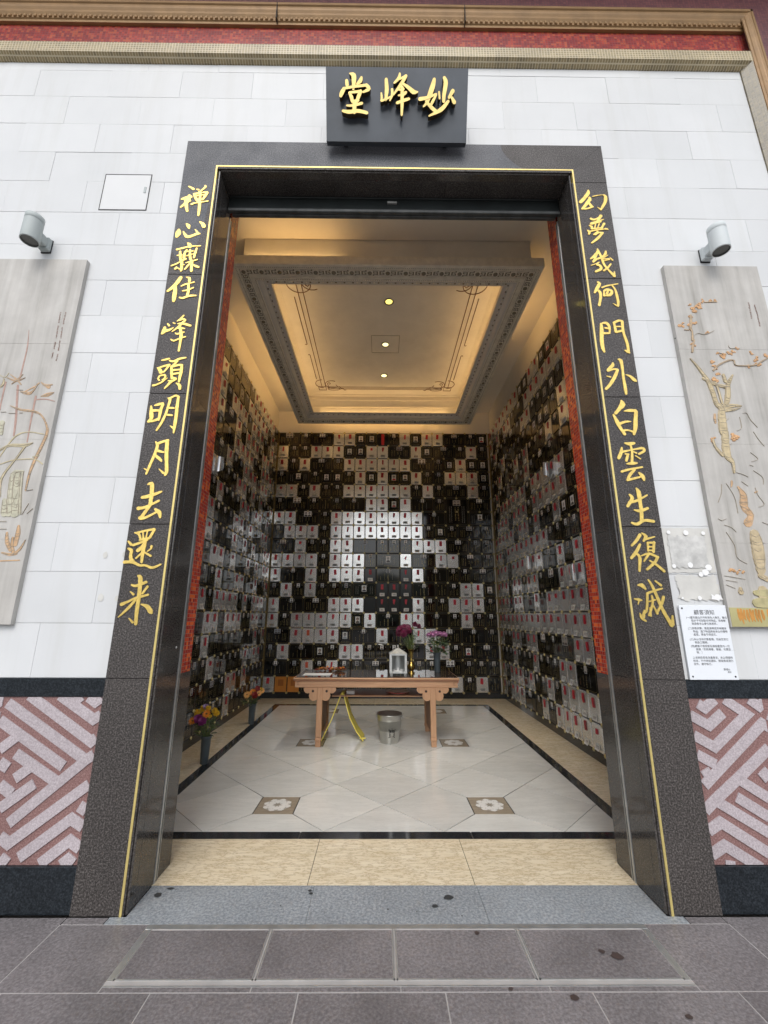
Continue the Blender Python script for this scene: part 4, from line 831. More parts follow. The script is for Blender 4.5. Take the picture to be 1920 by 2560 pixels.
# diagonal tiles with small flowered insets at some crossings
HD, FX, FY = .433, -.062, 1.306
INL = [(FX+HD*i, FY+HD*j) for i in (-2, 2) for j in (0, 4, 8)]
for i in range(-6, 7):
    for j in range(-3, 12):
        if (i+j) % 2 == 0: continue
        x, y = FX+HD*i, FY+HD*j
        q = [(x+HD, y), (x, y+HD), (x-HD, y), (x, y-HD)]
        for (ix, iy) in INL:
            if abs(ix-x) < .01 and abs(abs(iy-y)-HD) < .01: q = clip(q, 0, math.copysign(1, iy-y), math.copysign(1, iy-y)*iy-.1575)
            if abs(iy-y) < .01 and abs(abs(ix-x)-HD) < .01: q = clip(q, math.copysign(1, ix-x), 0, math.copysign(1, ix-x)*ix-.1575)
        q = clip_rect(q, IN0, IN1, JN0, JN1)
        if q: tile(q, 'tile_grey', 'floor_tile')
pet = MB()
for k in range(8):
    a = k*math.pi/4+.39
    P = [(.022, 0), (.05, .024), (.075, .027), (.092, .0), (.075, -.027), (.05, -.024)]
    pet.face([(u*math.cos(a)-v_*math.sin(a), u*math.sin(a)+v_*math.cos(a), .0012) for u, v_ in P[::-1]][::-1], 'petal_white')
    a += math.pi/8
    P = [(.080, .012), (.092, .028), (.108, .020), (.118, 0), (.108, -.020), (.092, -.028), (.080, -.012)]
    pet.face([(u*math.cos(a)-v_*math.sin(a), u*math.sin(a)+v_*math.cos(a), .0012) for u, v_ in P[::-1]], 'petal_white')
n = 24; pet.face([(.112*math.cos(2*math.pi*k/n), .112*math.sin(2*math.pi*k/n), .0008) for k in range(n)], 'petal_line')
pm = pet.mesh('flower_inlay')
for x, y in INL:
    o = tile(rc(x-.1575, x+.1575, y-.1575, y+.1575), 'marble_tan', 'inset_tile')
    put('flower_inlay', pm, o, (x, y, .0004), rnd.random())
# black skirting
for nm, bx in (('skirting', (WXL+.0, WXR-.0, WYB-.02, WYB+.012, 0, .098)), ('skirting', (WXL-.012, WXL+.02, .46, WYB-.021, 0, .098)), ('skirting', (WXR-.02, WXR+.012, .46, WYB-.021, 0, .098))):
    b = MB(); b.box(*bx, 'black_granite', .001); b.build(nm, fl)

# ------------------------------------------------------------------ ceiling: hung moulded frame round a lit coffer
cf = thing('ceiling_frame', 'hung rectangular ceiling frame with Greek key moulding around a warm lit coffer', 'ceiling frame')
EX0, EX1, EY0, EY1, ZB = -1.84, 1.77, 1.395, 5.50, 5.40
def ring(name, prof, mat, n0=0, parent=cf):
    """prof: (inset from the outer rectangle, z); four mitred members"""
    for s_ in range(4):
        b = MB(); V = []
        for d, z in prof:
            x0, x1, y0, y1 = EX0+d, EX1-d, EY0+d, EY1-d
            a, c = [((x0, y0), (x1, y0)), ((x1, y0), (x1, y1)), ((x1, y1), (x0, y1)), ((x0, y1), (x0, y0))][s_]
            V += [(*a, z), (*c, z)]
        b.add(V, [(2*i+1, 2*i, 2*i+2, 2*i+3) for i in range(len(prof)-1)], mat); b.build(name, parent)
ring('frame_member', [(.105, 5.525), (0, 5.525), (0, 5.408), (.006, 5.402), (.006, ZB), (.030, ZB), (.030, 5.405), (.036, 5.405), (.036, ZB), (.055, ZB), (.055, 5.408), (.062, 5.408), (.062, ZB+.002), (.073, ZB+.002), (.073, 5.408)], 'moulding_grey')
ring('key_bed', [(.073, 5.408), (.160, 5.408)], 'moulding_dark')
ring('frame_member', [(.160, 5.408), (.160, ZB+.002), (.172, ZB+.002), (.172, 5.408), (.180, 5.408), (.180, ZB), (.205, ZB), (.205, 5.406), (.212, 5.406), (.212, ZB), (.236, ZB), (.236, 5.41)], 'moulding_grey')
ring('cornice_member', [(.236, 5.41), (.262, 5.415), (.285, 5.432), (.292, 5.445), (.318, 5.455), (.345, 5.462), (.372, 5.468), (.372, 5.48), (.30, 5.485), (.2, 5.485)], 'moulding_pale')
# Greek key units, bosses, egg-and-dart leaves, fine fret
def key_unit():
    b = MB(); h = .078; z0, z1 = -.004, .001
    t = .0075
    def bar(u0, v0, u1, v1): b.box(min(u0, u1)-t/2, max(u0, u1)+t/2, min(v0, v1)-t/2, max(v0, v1)+t/2, z0, z1, 'moulding_grey')
    for s_ in (1, -1):
        P = [(.004, -.034), (.004, .032), (.070, .032), (.070, -.012), (.030, -.012), (.030, .012), (.050, .012)]
        for (a, c) in zip(P[:-1], P[1:]): bar(a[0]*s_, a[1]*s_, c[0]*s_, c[1]*s_)
        bar(.004*s_, -.034*s_, .050*s_, -.034*s_)
    return b.mesh('key_fret')
ku = key_unit()
bs = MB(); bs.ball((0, 0, 0), .027, 'moulding_dark', 10, (1, 1, .55)); bm = bs.mesh('boss')
bd = MB(); bd.box(-.036, .036, -.037, .037, -.001, .003, 'moulding_grey'); bdm = bd.mesh('boss_plate')
mid = .1165
def along(n, fn):
    for k in range(n): fn((k+.5)/n)
for s_ in range(4):
    x0, x1, y0, y1 = EX0+mid, EX1-mid, EY0+mid, EY1-mid
    a, c, rz = [((x0, y0), (x1, y0), 0), ((x1, y0), (x1, y1), R(90)), ((x1, y1), (x0, y1), 0), ((x0, y1), (x0, y0), R(90))][s_]
    ln = math.hypot(c[0]-a[0], c[1]-a[1]); n = round(ln/.211)
    for k in range(n):
        t = k/n; p = (a[0]+(c[0]-a[0])*t, a[1]+(c[1]-a[1])*t, 5.404)
        o = put('boss_plate', bdm, cf, p, rz); put('boss', bm, o, (0, 0, -.004))
        t = (k+.5)/n; p = (a[0]+(c[0]-a[0])*t, a[1]+(c[1]-a[1])*t, 5.405); put('key_fret', ku, cf, p, rz)
b = MB()
for d, z, stp in ((.043, ZB-.001, .022), (.222, ZB-.001, .022)):
    for s_ in range(4):
        x0, x1, y0, y1 = EX0+d, EX1-d, EY0+d, EY1-d
        a, c = [((x0, y0), (x1, y0)), ((x1, y0), (x1, y1)), ((x1, y1), (x0, y1)), ((x0, y1), (x0, y0))][s_]
        ln = math.hypot(c[0]-a[0], c[1]-a[1])
        for k in range(int(ln/stp)):
            t = (k+.5)*stp/ln; x, y = a[0]+(c[0]-a[0])*t, a[1]+(c[1]-a[1])*t
            b.box(x-.004, x+.004, y-.004, y+.004, z, z+.003, 'moulding_dark')
b.build('fine_fret', cf, kind='stuff')
b = MB()
for s_ in range(4):
    d = .318
    x0, x1, y0, y1 = EX0+d, EX1-d, EY0+d, EY1-d
    a, c = [((x0, y0), (x1, y0)), ((x1, y0), (x1, y1)), ((x1, y1), (x0, y1)), ((x0, y1), (x0, y0))][s_]
    ln = math.hypot(c[0]-a[0], c[1]-a[1])
    for k in range(int(ln/.052)):
        t = (k+.5)*.052/ln; x, y = a[0]+(c[0]-a[0])*t, a[1]+(c[1]-a[1])*t
        b.ball((x, y, 5.452), .013, 'moulding_grey' if k % 2 else 'moulding_dark', 6, (1, 1, .5))
b.build('leaf_run', cf, kind='stuff')
# coffer box above the frame
KX0, KX1, KY0, KY1, KZ = -1.62, 1.55, 1.60, 5.27, 5.90
b = MB()
b.box(EX0+.10, KX0, EY0+.105, EY1-.105, 5.487, 6.06, 'plaster_grey'); b.box(KX1, EX1-.10, EY0+.105, EY1-.105, 5.487, 6.06, 'plaster_grey')
b.box(KX0, KX1, EY0+.105, KY0, 5.487, 6.06, 'plaster_grey'); b.box(KX0, KX1, KY1, EY1-.105, 5.487, 6.06, 'plaster_grey'); b.build('coffer_side', cf)
b = MB(); b.box(KX0, KX1, KY0, KY1, KZ, 6.06, 'plaster_grey'); b.build('coffer_panel', cf)
b = MB()
for d, z0, z1, t in ((.0, 5.66, 5.69, .012), (.0, 5.82, 5.90, .02)):
    b.box(KX0, KX1, KY1-t, KY1, z0, z1, 'plaster'); b.box(KX0, KX0+t, KY0, KY1-t, z0, z1, 'plaster'); b.box(KX1-t, KX1, KY0, KY1-t, z0, z1, 'plaster')
for d in (.075, .10):
    x0, x1, y0, y1 = KX0+d, KX1-d, KY0+d, KY1-d
    for bx in ((x0, x1, y0, y0+.008), (x0, x1, y1-.008, y1), (x0, x0+.008, y0+.008, y1-.008), (x1-.008, x1, y0+.008, y1-.008)): b.box(*bx, KZ-.008, KZ, 'plaster_grey')
b.build('coffer_moulding', cf)
# brown line ornament
b = MB()
FK = 4.4/4.25      # the drawing was measured on a plane 15 cm lower
def line(P, r=.0062): b.tube([((x+.0988)*FK-.0988, (y+2.5842)*FK-2.5842, KZ-.003) for x, y in P], r, 'ornament_brown', 5)
def arc(cx_, cy_, r, a0, a1, n=14): return [(cx_+r*math.cos(R(a0+(a1-a0)*k/n)), cy_+r*math.sin(R(a0+(a1-a0)*k/n))) for k in range(n+1)]
MXc = -.035
for s_ in (-1, 1):
    X = lambda u: MXc+s_*u
    for u0, ya, yb in ((1.205, 2.1, 4.66), (1.135, 1.95, 4.60)):
        line([(X(u0), 1.75), (X(u0), yb)])
    line([(X(1.27), 2.30), (X(1.27), 3.33), (X(1.285), 3.345), (X(1.30), 3.33)]); line([(X(1.30), 3.62), (X(1.285), 3.60), (X(1.27), 3.62), (X(1.27), 4.35)])
    for yc, f in ((2.06, 1), (4.52, -1)):
        line([(X(1.17+.16*math.cos(R(a))), yc+.16*math.sin(R(a))) for a in range(-60, 181, 15)] if f > 0 else [(X(1.17+.14*math.cos(R(a))), yc+.14*math.sin(R(a))) for a in range(-90, 91, 15)])
        line([(X(1.0+.13*math.cos(R(a))), yc-.02*f+.13*math.sin(R(a))) for a in range(-120, 121, 20)])
        P = [(.93-.03*k, yc-f*(.05+.03*k)+.02*((k % 2)*2-1)) for k in range(7)]; line([(X(u), y) for u, y in P])
        P = [(1.05, yc-.02*f), (1.03, yc+.02*f), (1.055, yc+.045*f), (1.085, yc+.02*f), (1.08, yc-.08*f)]; line([(X(u), y) for u, y in P])
    line([(X(1.27), 4.74), (X(1.27), 4.62), (X(1.13), 4.62), (X(1.13), 4.74), (X(1.27), 4.74)])
    line([(X(.98+.12*math.cos(R(a))), 4.70+.05*math.sin(R(a))) for a in range(0, 361, 24)], .004)
for y in (4.62, 4.66, 4.70): line([(MXc-1.1, y), (MXc+1.1, y)], .004)
b.build('line_ornament', cf)
b = MB()
for bx in ((-.272, -.266, 3.30, 3.76), (.184, .190, 3.30, 3.76), (-.266, .184, 3.30, 3.306), (-.266, .184, 3.754, 3.76)): b.box(*bx, KZ-.0035, KZ, 'moulding_dark')
b.build('hatch_outline', cf)
for (x, y, m_, lb) in ((.0, 2.548, 'down_lens', 'yellow lit recessed ceiling spotlight nearest to the doorway'), (-.039, 3.532, 'down_lens_pale', 'recessed ceiling spotlight inside the square access panel'), (-.055, 4.465, 'down_lens_pale', 'lit recessed ceiling spotlight nearest to the back wall')):
    t = thing('downlight', lb, 'ceiling light', (x, y, KZ), 'recessed spotlights in the coffer')
    b = MB(); b.lathe([(.052, .0), (.070, .0), (.072, -.006), (.054, -.009), (.050, -.004)], (0, 0, 0), 'down_rim', 24, cap=False); b.build('rim', t)
    b = MB(); b.lathe([(.0005, -.004), (.049, -.0035)], (0, 0, 0), m_, 24, cap=False); b.build('lens', t)
    sl = bpy.data.lights.new('spot_beam', 'SPOT'); sl.energy = 70; sl.spot_size = R(60); sl.spot_blend = 1.; sl.color = (1, .96, .88); sl.shadow_soft_size = .07
    so = bpy.data.objects.new('spot_beam', sl); COL.objects.link(so); so.parent = t; so.location = (0, 0, -.03)
# warm cove tubes lying on the frame, inside the coffer and outside it
def tube_light(x0, y0, x1, y1, z, lab, st=1.):
    t = thing('cove_tube', lab, 'cove light', ((x0+x1)/2, (y0+y1)/2, z), 'warm tubes hidden on the ceiling frame')
    b = MB(); dx, dy = (x1-x0)/2, (y1-y0)/2; b.tube([(-dx, -dy, 0), (dx, dy, 0)], .011, 'cove_tube', 8); b.build('tube', t)
    for s_ in (-1, 1):
        b = MB(); b.tube([(s_*dx, s_*dy, 0), (s_*(dx+.02*(abs(dx) > 0)), s_*(dy+.02*(abs(dy) > 0)), 0)], .013, 'tag_white', 8); b.build('cap', t)
lb = lambda s_: 'warm fluorescent tube hidden on the ceiling frame ' + s_
for s_, x in (('inside the coffer along its left side', KX0+.055), ('inside the coffer along its right side', KX1-.055)): tube_light(x, 1.85, x, 4.95, 5.505, lb(s_))
tube_light(-1.35, KY1-.045, 1.28, KY1-.045, 5.497, lb('inside the coffer along its far end'))
tube_light(-1.70, EY0+.05, -.62, EY0+.05, 5.545, lb('outside the coffer over its near left corner'))
tube_light(EX0+.05, 2.7, EX0+.05, 5.3, 5.545, lb('outside the coffer along its left side')); tube_light(EX1-.05, 1.9, EX1-.05, 3.1, 5.545, lb('outside the coffer along its right side'))
tube_light(-1.5, EY1-.05, 1.4, EY1-.05, 5.545, lb('outside the coffer along the back wall'))
# ------------------------------------------------------------------ niche walls
CW, CH, ZN0, RH = .2365, .2912, .099, .2912
def rounded(w_, h_, r, n=4):
    P = []
    for cx_, cz_, a0 in ((w_/2-r, -h_/2+r, -90), (w_/2-r, h_/2-r, 0), (-w_/2+r, h_/2-r, 90), (-w_/2+r, -h_/2+r, 180)):
        for k in range(n): a = R(a0+90*k/(n-1)); P.append((cx_+r*math.cos(a), cz_+r*math.sin(a)))
    return P
def plate(name, w_, h_, r, mat, t=.012, puff=0., seed=0):
    """niche cover: outline rounded, edge rolled, face at y=-t (towards the room)"""
    rr = random.Random(seed); b = MB(); O = rounded(w_, h_, r); n = len(O)
    rings = [(1., 0.), (1., -t*.6), (.975, -t)]
    V = []
    for s_, y in rings: V += [(x*(s_ if s_ == 1 else (1-.006/w_*2)), y, z*(s_ if s_ == 1 else (1-.006/h_*2))) for x, z in O]
    F = []
    for i in range(2): F += [(i*n+k, i*n+(k+1) % n, (i+1)*n+(k+1) % n, (i+1)*n+k) for k in range(n)]
    if puff:
        V += [(x*.55+rr.uniform(-.01, .01), -t-puff, z*.6) for x, z in O]
        F += [(2*n+k, 2*n+(k+1) % n, 3*n+(k+1) % n, 3*n+k) for k in range(n)]
        V.append((rr.uniform(-.02, .02), -t-puff*1.1, rr.uniform(-.03, .03))); F += [(3*n+k, 3*n+(k+1) % n, 4*n) for k in range(n)]
    else: F.append(tuple(range(2*n, 3*n)))
    b.add(V, F, mat, bool(puff)); return b.mesh(name)
def cw(n): return CW*n-.011
PH = CH-.014
SILVER = [plate('niche_cover', cw(1), PH, .022, 'silver_plate', .014, 0, k) for k in range(6)]
BAG = plate('niche_cover', cw(1)-.004, PH, .012, 'dark_bag', .012)
BLACK = {n: plate('niche_cover', cw(n), PH, .006, 'niche_black') for n in (1, 2)}
QUAD = plate('niche_cover', cw(2), RH*2-.014, .006, 'niche_black')
ob = MB(); W2, H2 = cw(1)/2-.004, PH/2-.004
for x0, x1, z0, z1 in ((-W2, W2, -H2, -H2+.012), (-W2, W2, H2-.012, H2), (-W2, -W2+.012, -H2+.012, H2-.012), (W2-.012, W2, -H2+.012, H2-.012)): ob.box(x0, x1, -.008, 0, z0, z1, 'niche_orange')
ob.box(-W2, W2, -.001, 0, -H2, H2, 'niche_orange'); ob.box(-.05, .05, -.003, 0, -.03, H2-.05, 'niche_orange_deep', .001)
OPENBOX = ob.mesh('niche_box')
YF = -.0125
def inscription(n, kind, seed, h=PH):
    rr = random.Random(seed); b = MB(); w_ = cw(n); X, Z = w_/2-.012, h/2-.012; c = .022; t = .0028; y = YF
    P = [(X-c, -Z), (X-c, -Z+.0), (X, -Z+c), (X, Z-c), (X-c, Z), (-X+c, Z), (-X, Z-c), (-X, -Z+c), (-X+c, -Z)]
    P = [(X-c, -Z), (X, -Z+c), (X, Z-c), (X-c, Z), (-X+c, Z), (-X, Z-c), (-X, -Z+c), (-X+c, -Z)]
    Q = [(x*(1-t/X), z*(1-t/Z)) for x, z in P]
    for i in range(8):
        a, d = P[i], P[(i+1) % 8]; e, f = Q[(i+1) % 8], Q[i]
        b.face([(a[0], y, a[1]), (d[0], y, d[1]), (e[0], y, e[1]), (f[0], y, f[1])], 'border_gold')
    def chars(x, ztop, zbot, s_, mat='inscription_gold'):
        z = ztop
        while z-s_ > zbot:
            for _ in range(3):
                if rr.random() < .5: w1, h1 = s_*rr.uniform(.5, .9), s_*.2
                else: w1, h1 = s_*.2, s_*rr.uniform(.5, .9)
                cx_, cz_ = x+rr.uniform(-.2, .2)*s_, z-s_*rr.uniform(.25, .75)
                b.face([(cx_-w1/2, y-.0002, cz_-h1/2), (cx_+w1/2, y-.0002, cz_-h1/2), (cx_+w1/2, y-.0002, cz_+h1/2), (cx_-w1/2, y-.0002, cz_+h1/2)], mat)
            z -= s_*1.1
    if kind == 'p':
        chars(0, .03, -Z+.01, .020)
        for x in (-.072, .072): chars(x, Z-.02, Z-.07, .017, 'inscription_pale')
        chars(-.070, -.02, -Z+.02, .012); chars(.045, .02, -Z+.02, .011); chars(.072, .03, -Z+.015, .012)
        if rr.random() < .5: chars(-.040, .0, -Z+.03, .010)
    elif kind == 'n':
        chars(0, Z-.03, -Z+.02, .020); chars(-.07, Z-.02, Z-.06, .016); chars(.07, Z-.02, Z-.06, .016); chars(-.05, 0, -Z+.03, .012); chars(.055, .02, -Z+.03, .014)
    elif kind == 'L':
        for x in (-X+.014, X-.014): chars(x, Z-.05, -Z+.05, .012)
        for k in range(5): chars(-.06+.03*k, -Z+.024, -Z+.006, .014)
        for k in (-.06, -.035, .035, .06): chars(k, Z-.010, Z-.026, .013)
    elif kind in 'dDb':
        chars(-.055, Z-.03, Z-.075, .018, 'inscription_pale'); chars(.055 if kind != 'D' else .095, Z-.02, Z-.07, .018, 'inscription_pale')
        chars(-.10, Z-.03, Z-.05, .014, 'inscription_pale')
        if kind == 'd': chars(0, .03, -Z+.006, .021); chars(-.07, .03, -Z+.02, .012); chars(-.15, -.02, -Z+.02, .012); chars(.085, .05, -Z+.02, .012, 'inscription_pale')
        if kind == 'D':
            for x in (-.17, -.14, -.10, .10, .135, .165): chars(x, .05, -Z+.03, .011)
            for x in (-.03, .03): chars(x, .01, -.06, .020)
            chars(0, -.07, -Z+.005, .019)
        if kind == 'b':
            for x in (-.16, -.12, .12, .16): chars(x, .07, -Z+.04, .013, 'inscription_pale')
            for k in range(6): chars(-.07+.028*k, -Z+.035, -Z+.012, .017)
    elif kind == 'q':
        for x in (-.03, .03): chars(x, .10, -.20, .030)
        for x in (-.15, -.11, .11, .15): chars(x, .12, -.24, .018, 'inscription_pale')
    return b.mesh('inscription')
INS = {('p', 1): [inscription(1, 'p', k) for k in range(4)], ('n', 1): [inscription(1, 'n', 9)], ('L', 1): [inscription(1, 'L', k+20) for k in range(2)],
       ('d', 2): [inscription(2, 'd', k+30) for k in range(2)], ('D', 2): [inscription(2, 'D', k+40) for k in range(3)], ('b', 2): [inscription(2, 'b', 50)], ('q', 2): [inscription(2, 'q', 60, RH*2-.014)]}
def portrait(w_, h_, heads, seed, frame=.004):
    rr = random.Random(seed); b = MB(); y = YF-.0006
    def q(x0, x1, z0, z1, yy, mat): b.face([(x0, yy, z0), (x1, yy, z0), (x1, yy, z1), (x0, yy, z1)], mat)
    q(-w_/2, w_/2, -h_/2, h_/2, y, 'photo_white')
    q(-w_/2+frame, w_/2-frame, -h_/2+frame, h_/2-frame, y-.0003, rr.choice(['photo_blue', 'photo_white', 'photo_sepia', 'photo_white']))
    hw = (w_-2*frame)/heads
    skin = rr.choice(['photo_skin', 'photo_skin_grey', 'photo_skin_grey'])
    for k in range(heads):
        cx_ = -w_/2+frame+hw*(k+.5); r = min(hw*.25, h_*.19); cz_ = h_*.08
        P = [(cx_-hw*.46, -h_/2+frame), (cx_+hw*.46, -h_/2+frame), (cx_+hw*.42, -h_*.27), (cx_+r*.5, -h_*.17), (cx_-r*.5, -h_*.17), (cx_-hw*.42, -h_*.27)]
        b.face([(x, y-.0006, z) for x, z in P], rr.choice(['photo_dark', 'photo_dark', 'photo_blue', 'ribbon_red']) if heads == 1 and w_ > .08 else 'photo_dark')
        def ell(cx2, cz2, rx, rz, yy, mat, n=12): b.face([(cx2+rx*math.cos(2*math.pi*j/n), yy, cz2+rz*math.sin(2*math.pi*j/n)) for j in range(n)], mat)
        hr = rr.uniform(1.05, 1.3)
        ell(cx_, cz_+r*.28, r*hr, r*1.15*hr, y-.0009, rr.choice(['photo_dark', 'photo_dark', 'photo_skin_grey']))
        b.face([(cx_-r*.4, y-.0010, -h_*.2), (cx_+r*.4, y-.0010, -h_*.2), (cx_+r*.4, y-.0010, cz_-r*.4), (cx_-r*.4, y-.0010, cz_-r*.4)], skin)
        ell(cx_, cz_-r*.05, r*.82, r*1.05, y-.0012, skin)
        for ex in (-.33, .33): q(cx_+ex*r-r*.14, cx_+ex*r+r*.14, cz_+r*.05, cz_+r*.2, y-.0014, 'photo_dark')
        q(cx_-r*.25, cx_+r*.25, cz_-r*.62, cz_-r*.5, y-.0014, 'photo_dark')
    return b.mesh('portrait_photo')
PHS = [portrait(.062, .078, 1, k) for k in range(8)]; PHL = [portrait(.092, .125, 1, 20+k, .006) for k in range(8)]
PHP = [portrait(.115, .080, 2, 40+k) for k in range(5)]; PHB = [portrait(.15, .115, 2, 60+k) for k in range(4)]
def ribbon(kind, mat, seed):
    rr = random.Random(seed); b = MB(); y = -.0195; w_, h_ = .050, .100
    if kind == 'full': P = [(-.025, 0), (.023, 0), (.023, -h_), (-.023, -h_)]
    elif kind == 'thin': P = [(-.014, 0), (.016, 0), (.012, -h_), (-.018, -h_)]
    elif kind == 'cut': P = [(-.023, 0), (.023, 0), (.018, -.045), (.004, -h_), (-.018, -.08), (-.024, -.03)]
    elif kind == 'short': P = [(-.023, -.02), (.023, -.02), (.021, -.072), (-.023, -.072)]
    else: P = [(-.008, -.03), (.014, -.012), (.026, -.03), (.012, -.055), (.016, -.08), (-.012, -.088), (-.004, -.06), (-.036, -.075), (-.014, -.05)]
    if kind == 'full':
        n = 5; V = []
        for i in range(n+1):
            tz = -h_*i/n; off = rr.uniform(-.003, .003)
            V += [(-.025+off*.3, y-.0015*math.sin(3*i/n)-rr.uniform(0, .002), tz), (.025+off*.3, y-.0015*math.sin(3*i/n+1)-rr.uniform(0, .002), tz)]
        V2 = [(x, yy+.0016, z) for x, yy, z in V]
        b.add(V, [(2*i, 2*i+2, 2*i+3, 2*i+1) for i in range(n)], mat)
    else: b.prism([(x+rr.uniform(-.002, .002), z) for x, z in P][::-1], y-.002, y+.001, lambda u, v_, d: (u, d, v_), mat)
    return b.mesh('ribbon')
RIB = [ribbon(k, 'ribbon_red', i) for i, k in enumerate(('full', 'full', 'full', 'full', 'cut', 'thin', 'short', 'curl'))]
RIBO = ribbon('full', 'ribbon_orange', 77)
DIG = {}
def digit(ch):
    if ch not in DIG:
        V, F = glyphs(ch); xs = [v_[0] for v_ in V]; DIG[ch] = ([(v_[0]-min(xs), v_[1]) for v_ in V], F, max(xs)-min(xs))
    return DIG[ch]
def tag_mesh(num, side, seed):
    """paper number label; on the side walls the loose corner curls away from the plate"""
    rr = random.Random(seed); b = MB(); w_, h_ = (.092, .048) if not side else (.098, .066)
    curl = rr.choice([.2, .6, 1.]) if side else rr.choice([0., 0., .12]); n = 5
    mat = 'tag_white' if side else 'tag_paper'
    sl = rr.uniform(-.1, .1) if side else rr.uniform(-.03, .03)
    def pos(u, v_):      # u 0..1 across, v 0..1 up
        a = curl*.020*max(0, 1-v_*1.25)**2+curl*.016*max(0, u-.35)**2*(1-v_)
        return (w_*(u-.5)+sl*h_*(v_-.5), -.0195-a, -h_+h_*v_+a*.15)
    V = [pos(i/n, j/n) for j in range(n+1) for i in range(n+1)]
    b.add(V, [(j*(n+1)+i, j*(n+1)+i+1, (j+1)*(n+1)+i+1, (j+1)*(n+1)+i) for j in range(n) for i in range(n)], mat)
    s_ = .052 if not side else .05; x = .0; L_ = []
    for ch in num:
        V, F, wd = digit(ch); L_.append((x, V, F)); x += wd*.86+.09
    k = s_/1.0*.82; tot = (x-.09)*k
    hgt = .73*k
    for x0, V, F in L_:
        b.add([(lambda p: (p[0], p[1]-.0006, p[2]))(pos(.5+((x0+vx*.86)*k-tot/2)/w_, .5+(vy*k*1.05-hgt/2)/h_)) for vx, vy in V], F, 'tag_ink')
    return b.mesh('number_tag')
def peeled(seed, w_=.16, h_=.25):
    b = MB(); n = 8; V = []
    for i in range(n+1):
        t = i/n; a = t*1.9
        x = -w_/2+w_*.55*math.sin(a)/1.0; y = -.016-w_*.5*(1-math.cos(a))
        V += [(x, y, -h_/2+.05*t), (x, y, h_/2-.02*t)]
    b.add(V, [(2*i, 2*i+2, 2*i+3, 2*i+1) for i in range(n)], 'silver_plate', True); return b.mesh('peeled_foil')
PEEL = peeled(1)
ROS = MB()
def rosette(mb, x, y, z, rz):
    n = 10; c, s_ = math.cos(rz), math.sin(rz); V = []
    for r, d in ((.021, -.010), (.017, -.019), (.008, -.017), (.005, -.024)):
        for k in range(n):
            a = 2*math.pi*k/n; rr_ = r*(1+.14*(k % 2)) if r > .01 else r
            u, v_ = rr_*math.cos(a), rr_*math.sin(a); V.append((x+u*c-d*s_, y+u*s_+d*c, z+v_))
    mb.add(V, [(i*n+k, i*n+(k+1) % n, (i+1)*n+(k+1) % n, (i+1)*n+k) for i in range(3) for k in range(n)]+[tuple(range(3*n, 4*n))], 'rosette_gold')
BACK = ["D.pD.SSLLrpSLSSD.pL", "SppSSSLLSSD.SLD.pSp", "SpSD.pSSSSSSD.pLSLL", "pb.pLLpSLSLLSppSSSL", "SSpSppSSSSSSpSpD.Sp", "pD.pnpd.SSLSd.pQ.D.",
        "SSD.pSSSSSSSSd.__b.", "pSSSpSSSSSSSSpLpD.p", "D.SppSSd.pppSSSD.pp", "SSSSpSSSpb.SD.SSD.p", "Sd.SpSSSkd.kSd.ppD.", "pSpSpppb.kkkd.npSSL",
        "Sd.D.SSSKkkkSppSSSp", "SpSSSSSLSd.SSd.pSpp", "D.SOSSLd.Sd.SSD.d.p", "pSd.LpSSppp" "d.SSpLD.", "d.pOpSppD.ppppD.ppp", "Soopppppppppppp" "SpSn"]
RIGHT = ["SSSSSSSSLLSSLLpp", "SpSpSSpD.SSSSSSS", "pSpppD.pSSppLLpS", "pppSppppppLLLpSS", "ppSpppSpSpppSpSS", "pSppppppSpD.pd.L", "ppSSSSSSpSSSSSD.", "pSSSpSSSpSSSSSD.", "SSSSSpSSpSppSLLp",
         "SSpSSSSSSSSppppp", "SSSpSSSSSSd.SpSp", "SSSpSSpSSpD.SSSp", "SSSkSSd.SpSSSSSp", "SSSSSSSSSSSSSSSS"[:15]+"p", "SppSSpSSD.pD.SSp"[:16], "pppSpppSpppSSd.S"[:15]+"S", "SpSSSpSppSpSSSSS", "SpSSSD.pSpSSSSSp"]
LEFTF = ["pSpppD.pSSSSSSp", "D.SppLpSSSSSpSp", "ppSpSSSpSSSppSp", "SSSD.SpSSSpSSpp", "pSpd.SSSSppSSSp", "SSD.SppSSSpSSpp", "SpSpppSSpSpSppS", "SppSpppSSpSSpSp", "SSSpppSSpSppSSp",
         "pSSpppSpSpSppSS", "pppSSpSd.SpSpSS", "d.ppSD.SSppSppS", "SSSpSSSSpSpSSSp", "Sd.SSpSSSppSSpp", "pSpSD.ppppd.SpS", "SSppSpppppSpSSp", "d.ppD.pSSpSpppp", "SppppppSppppppp"]
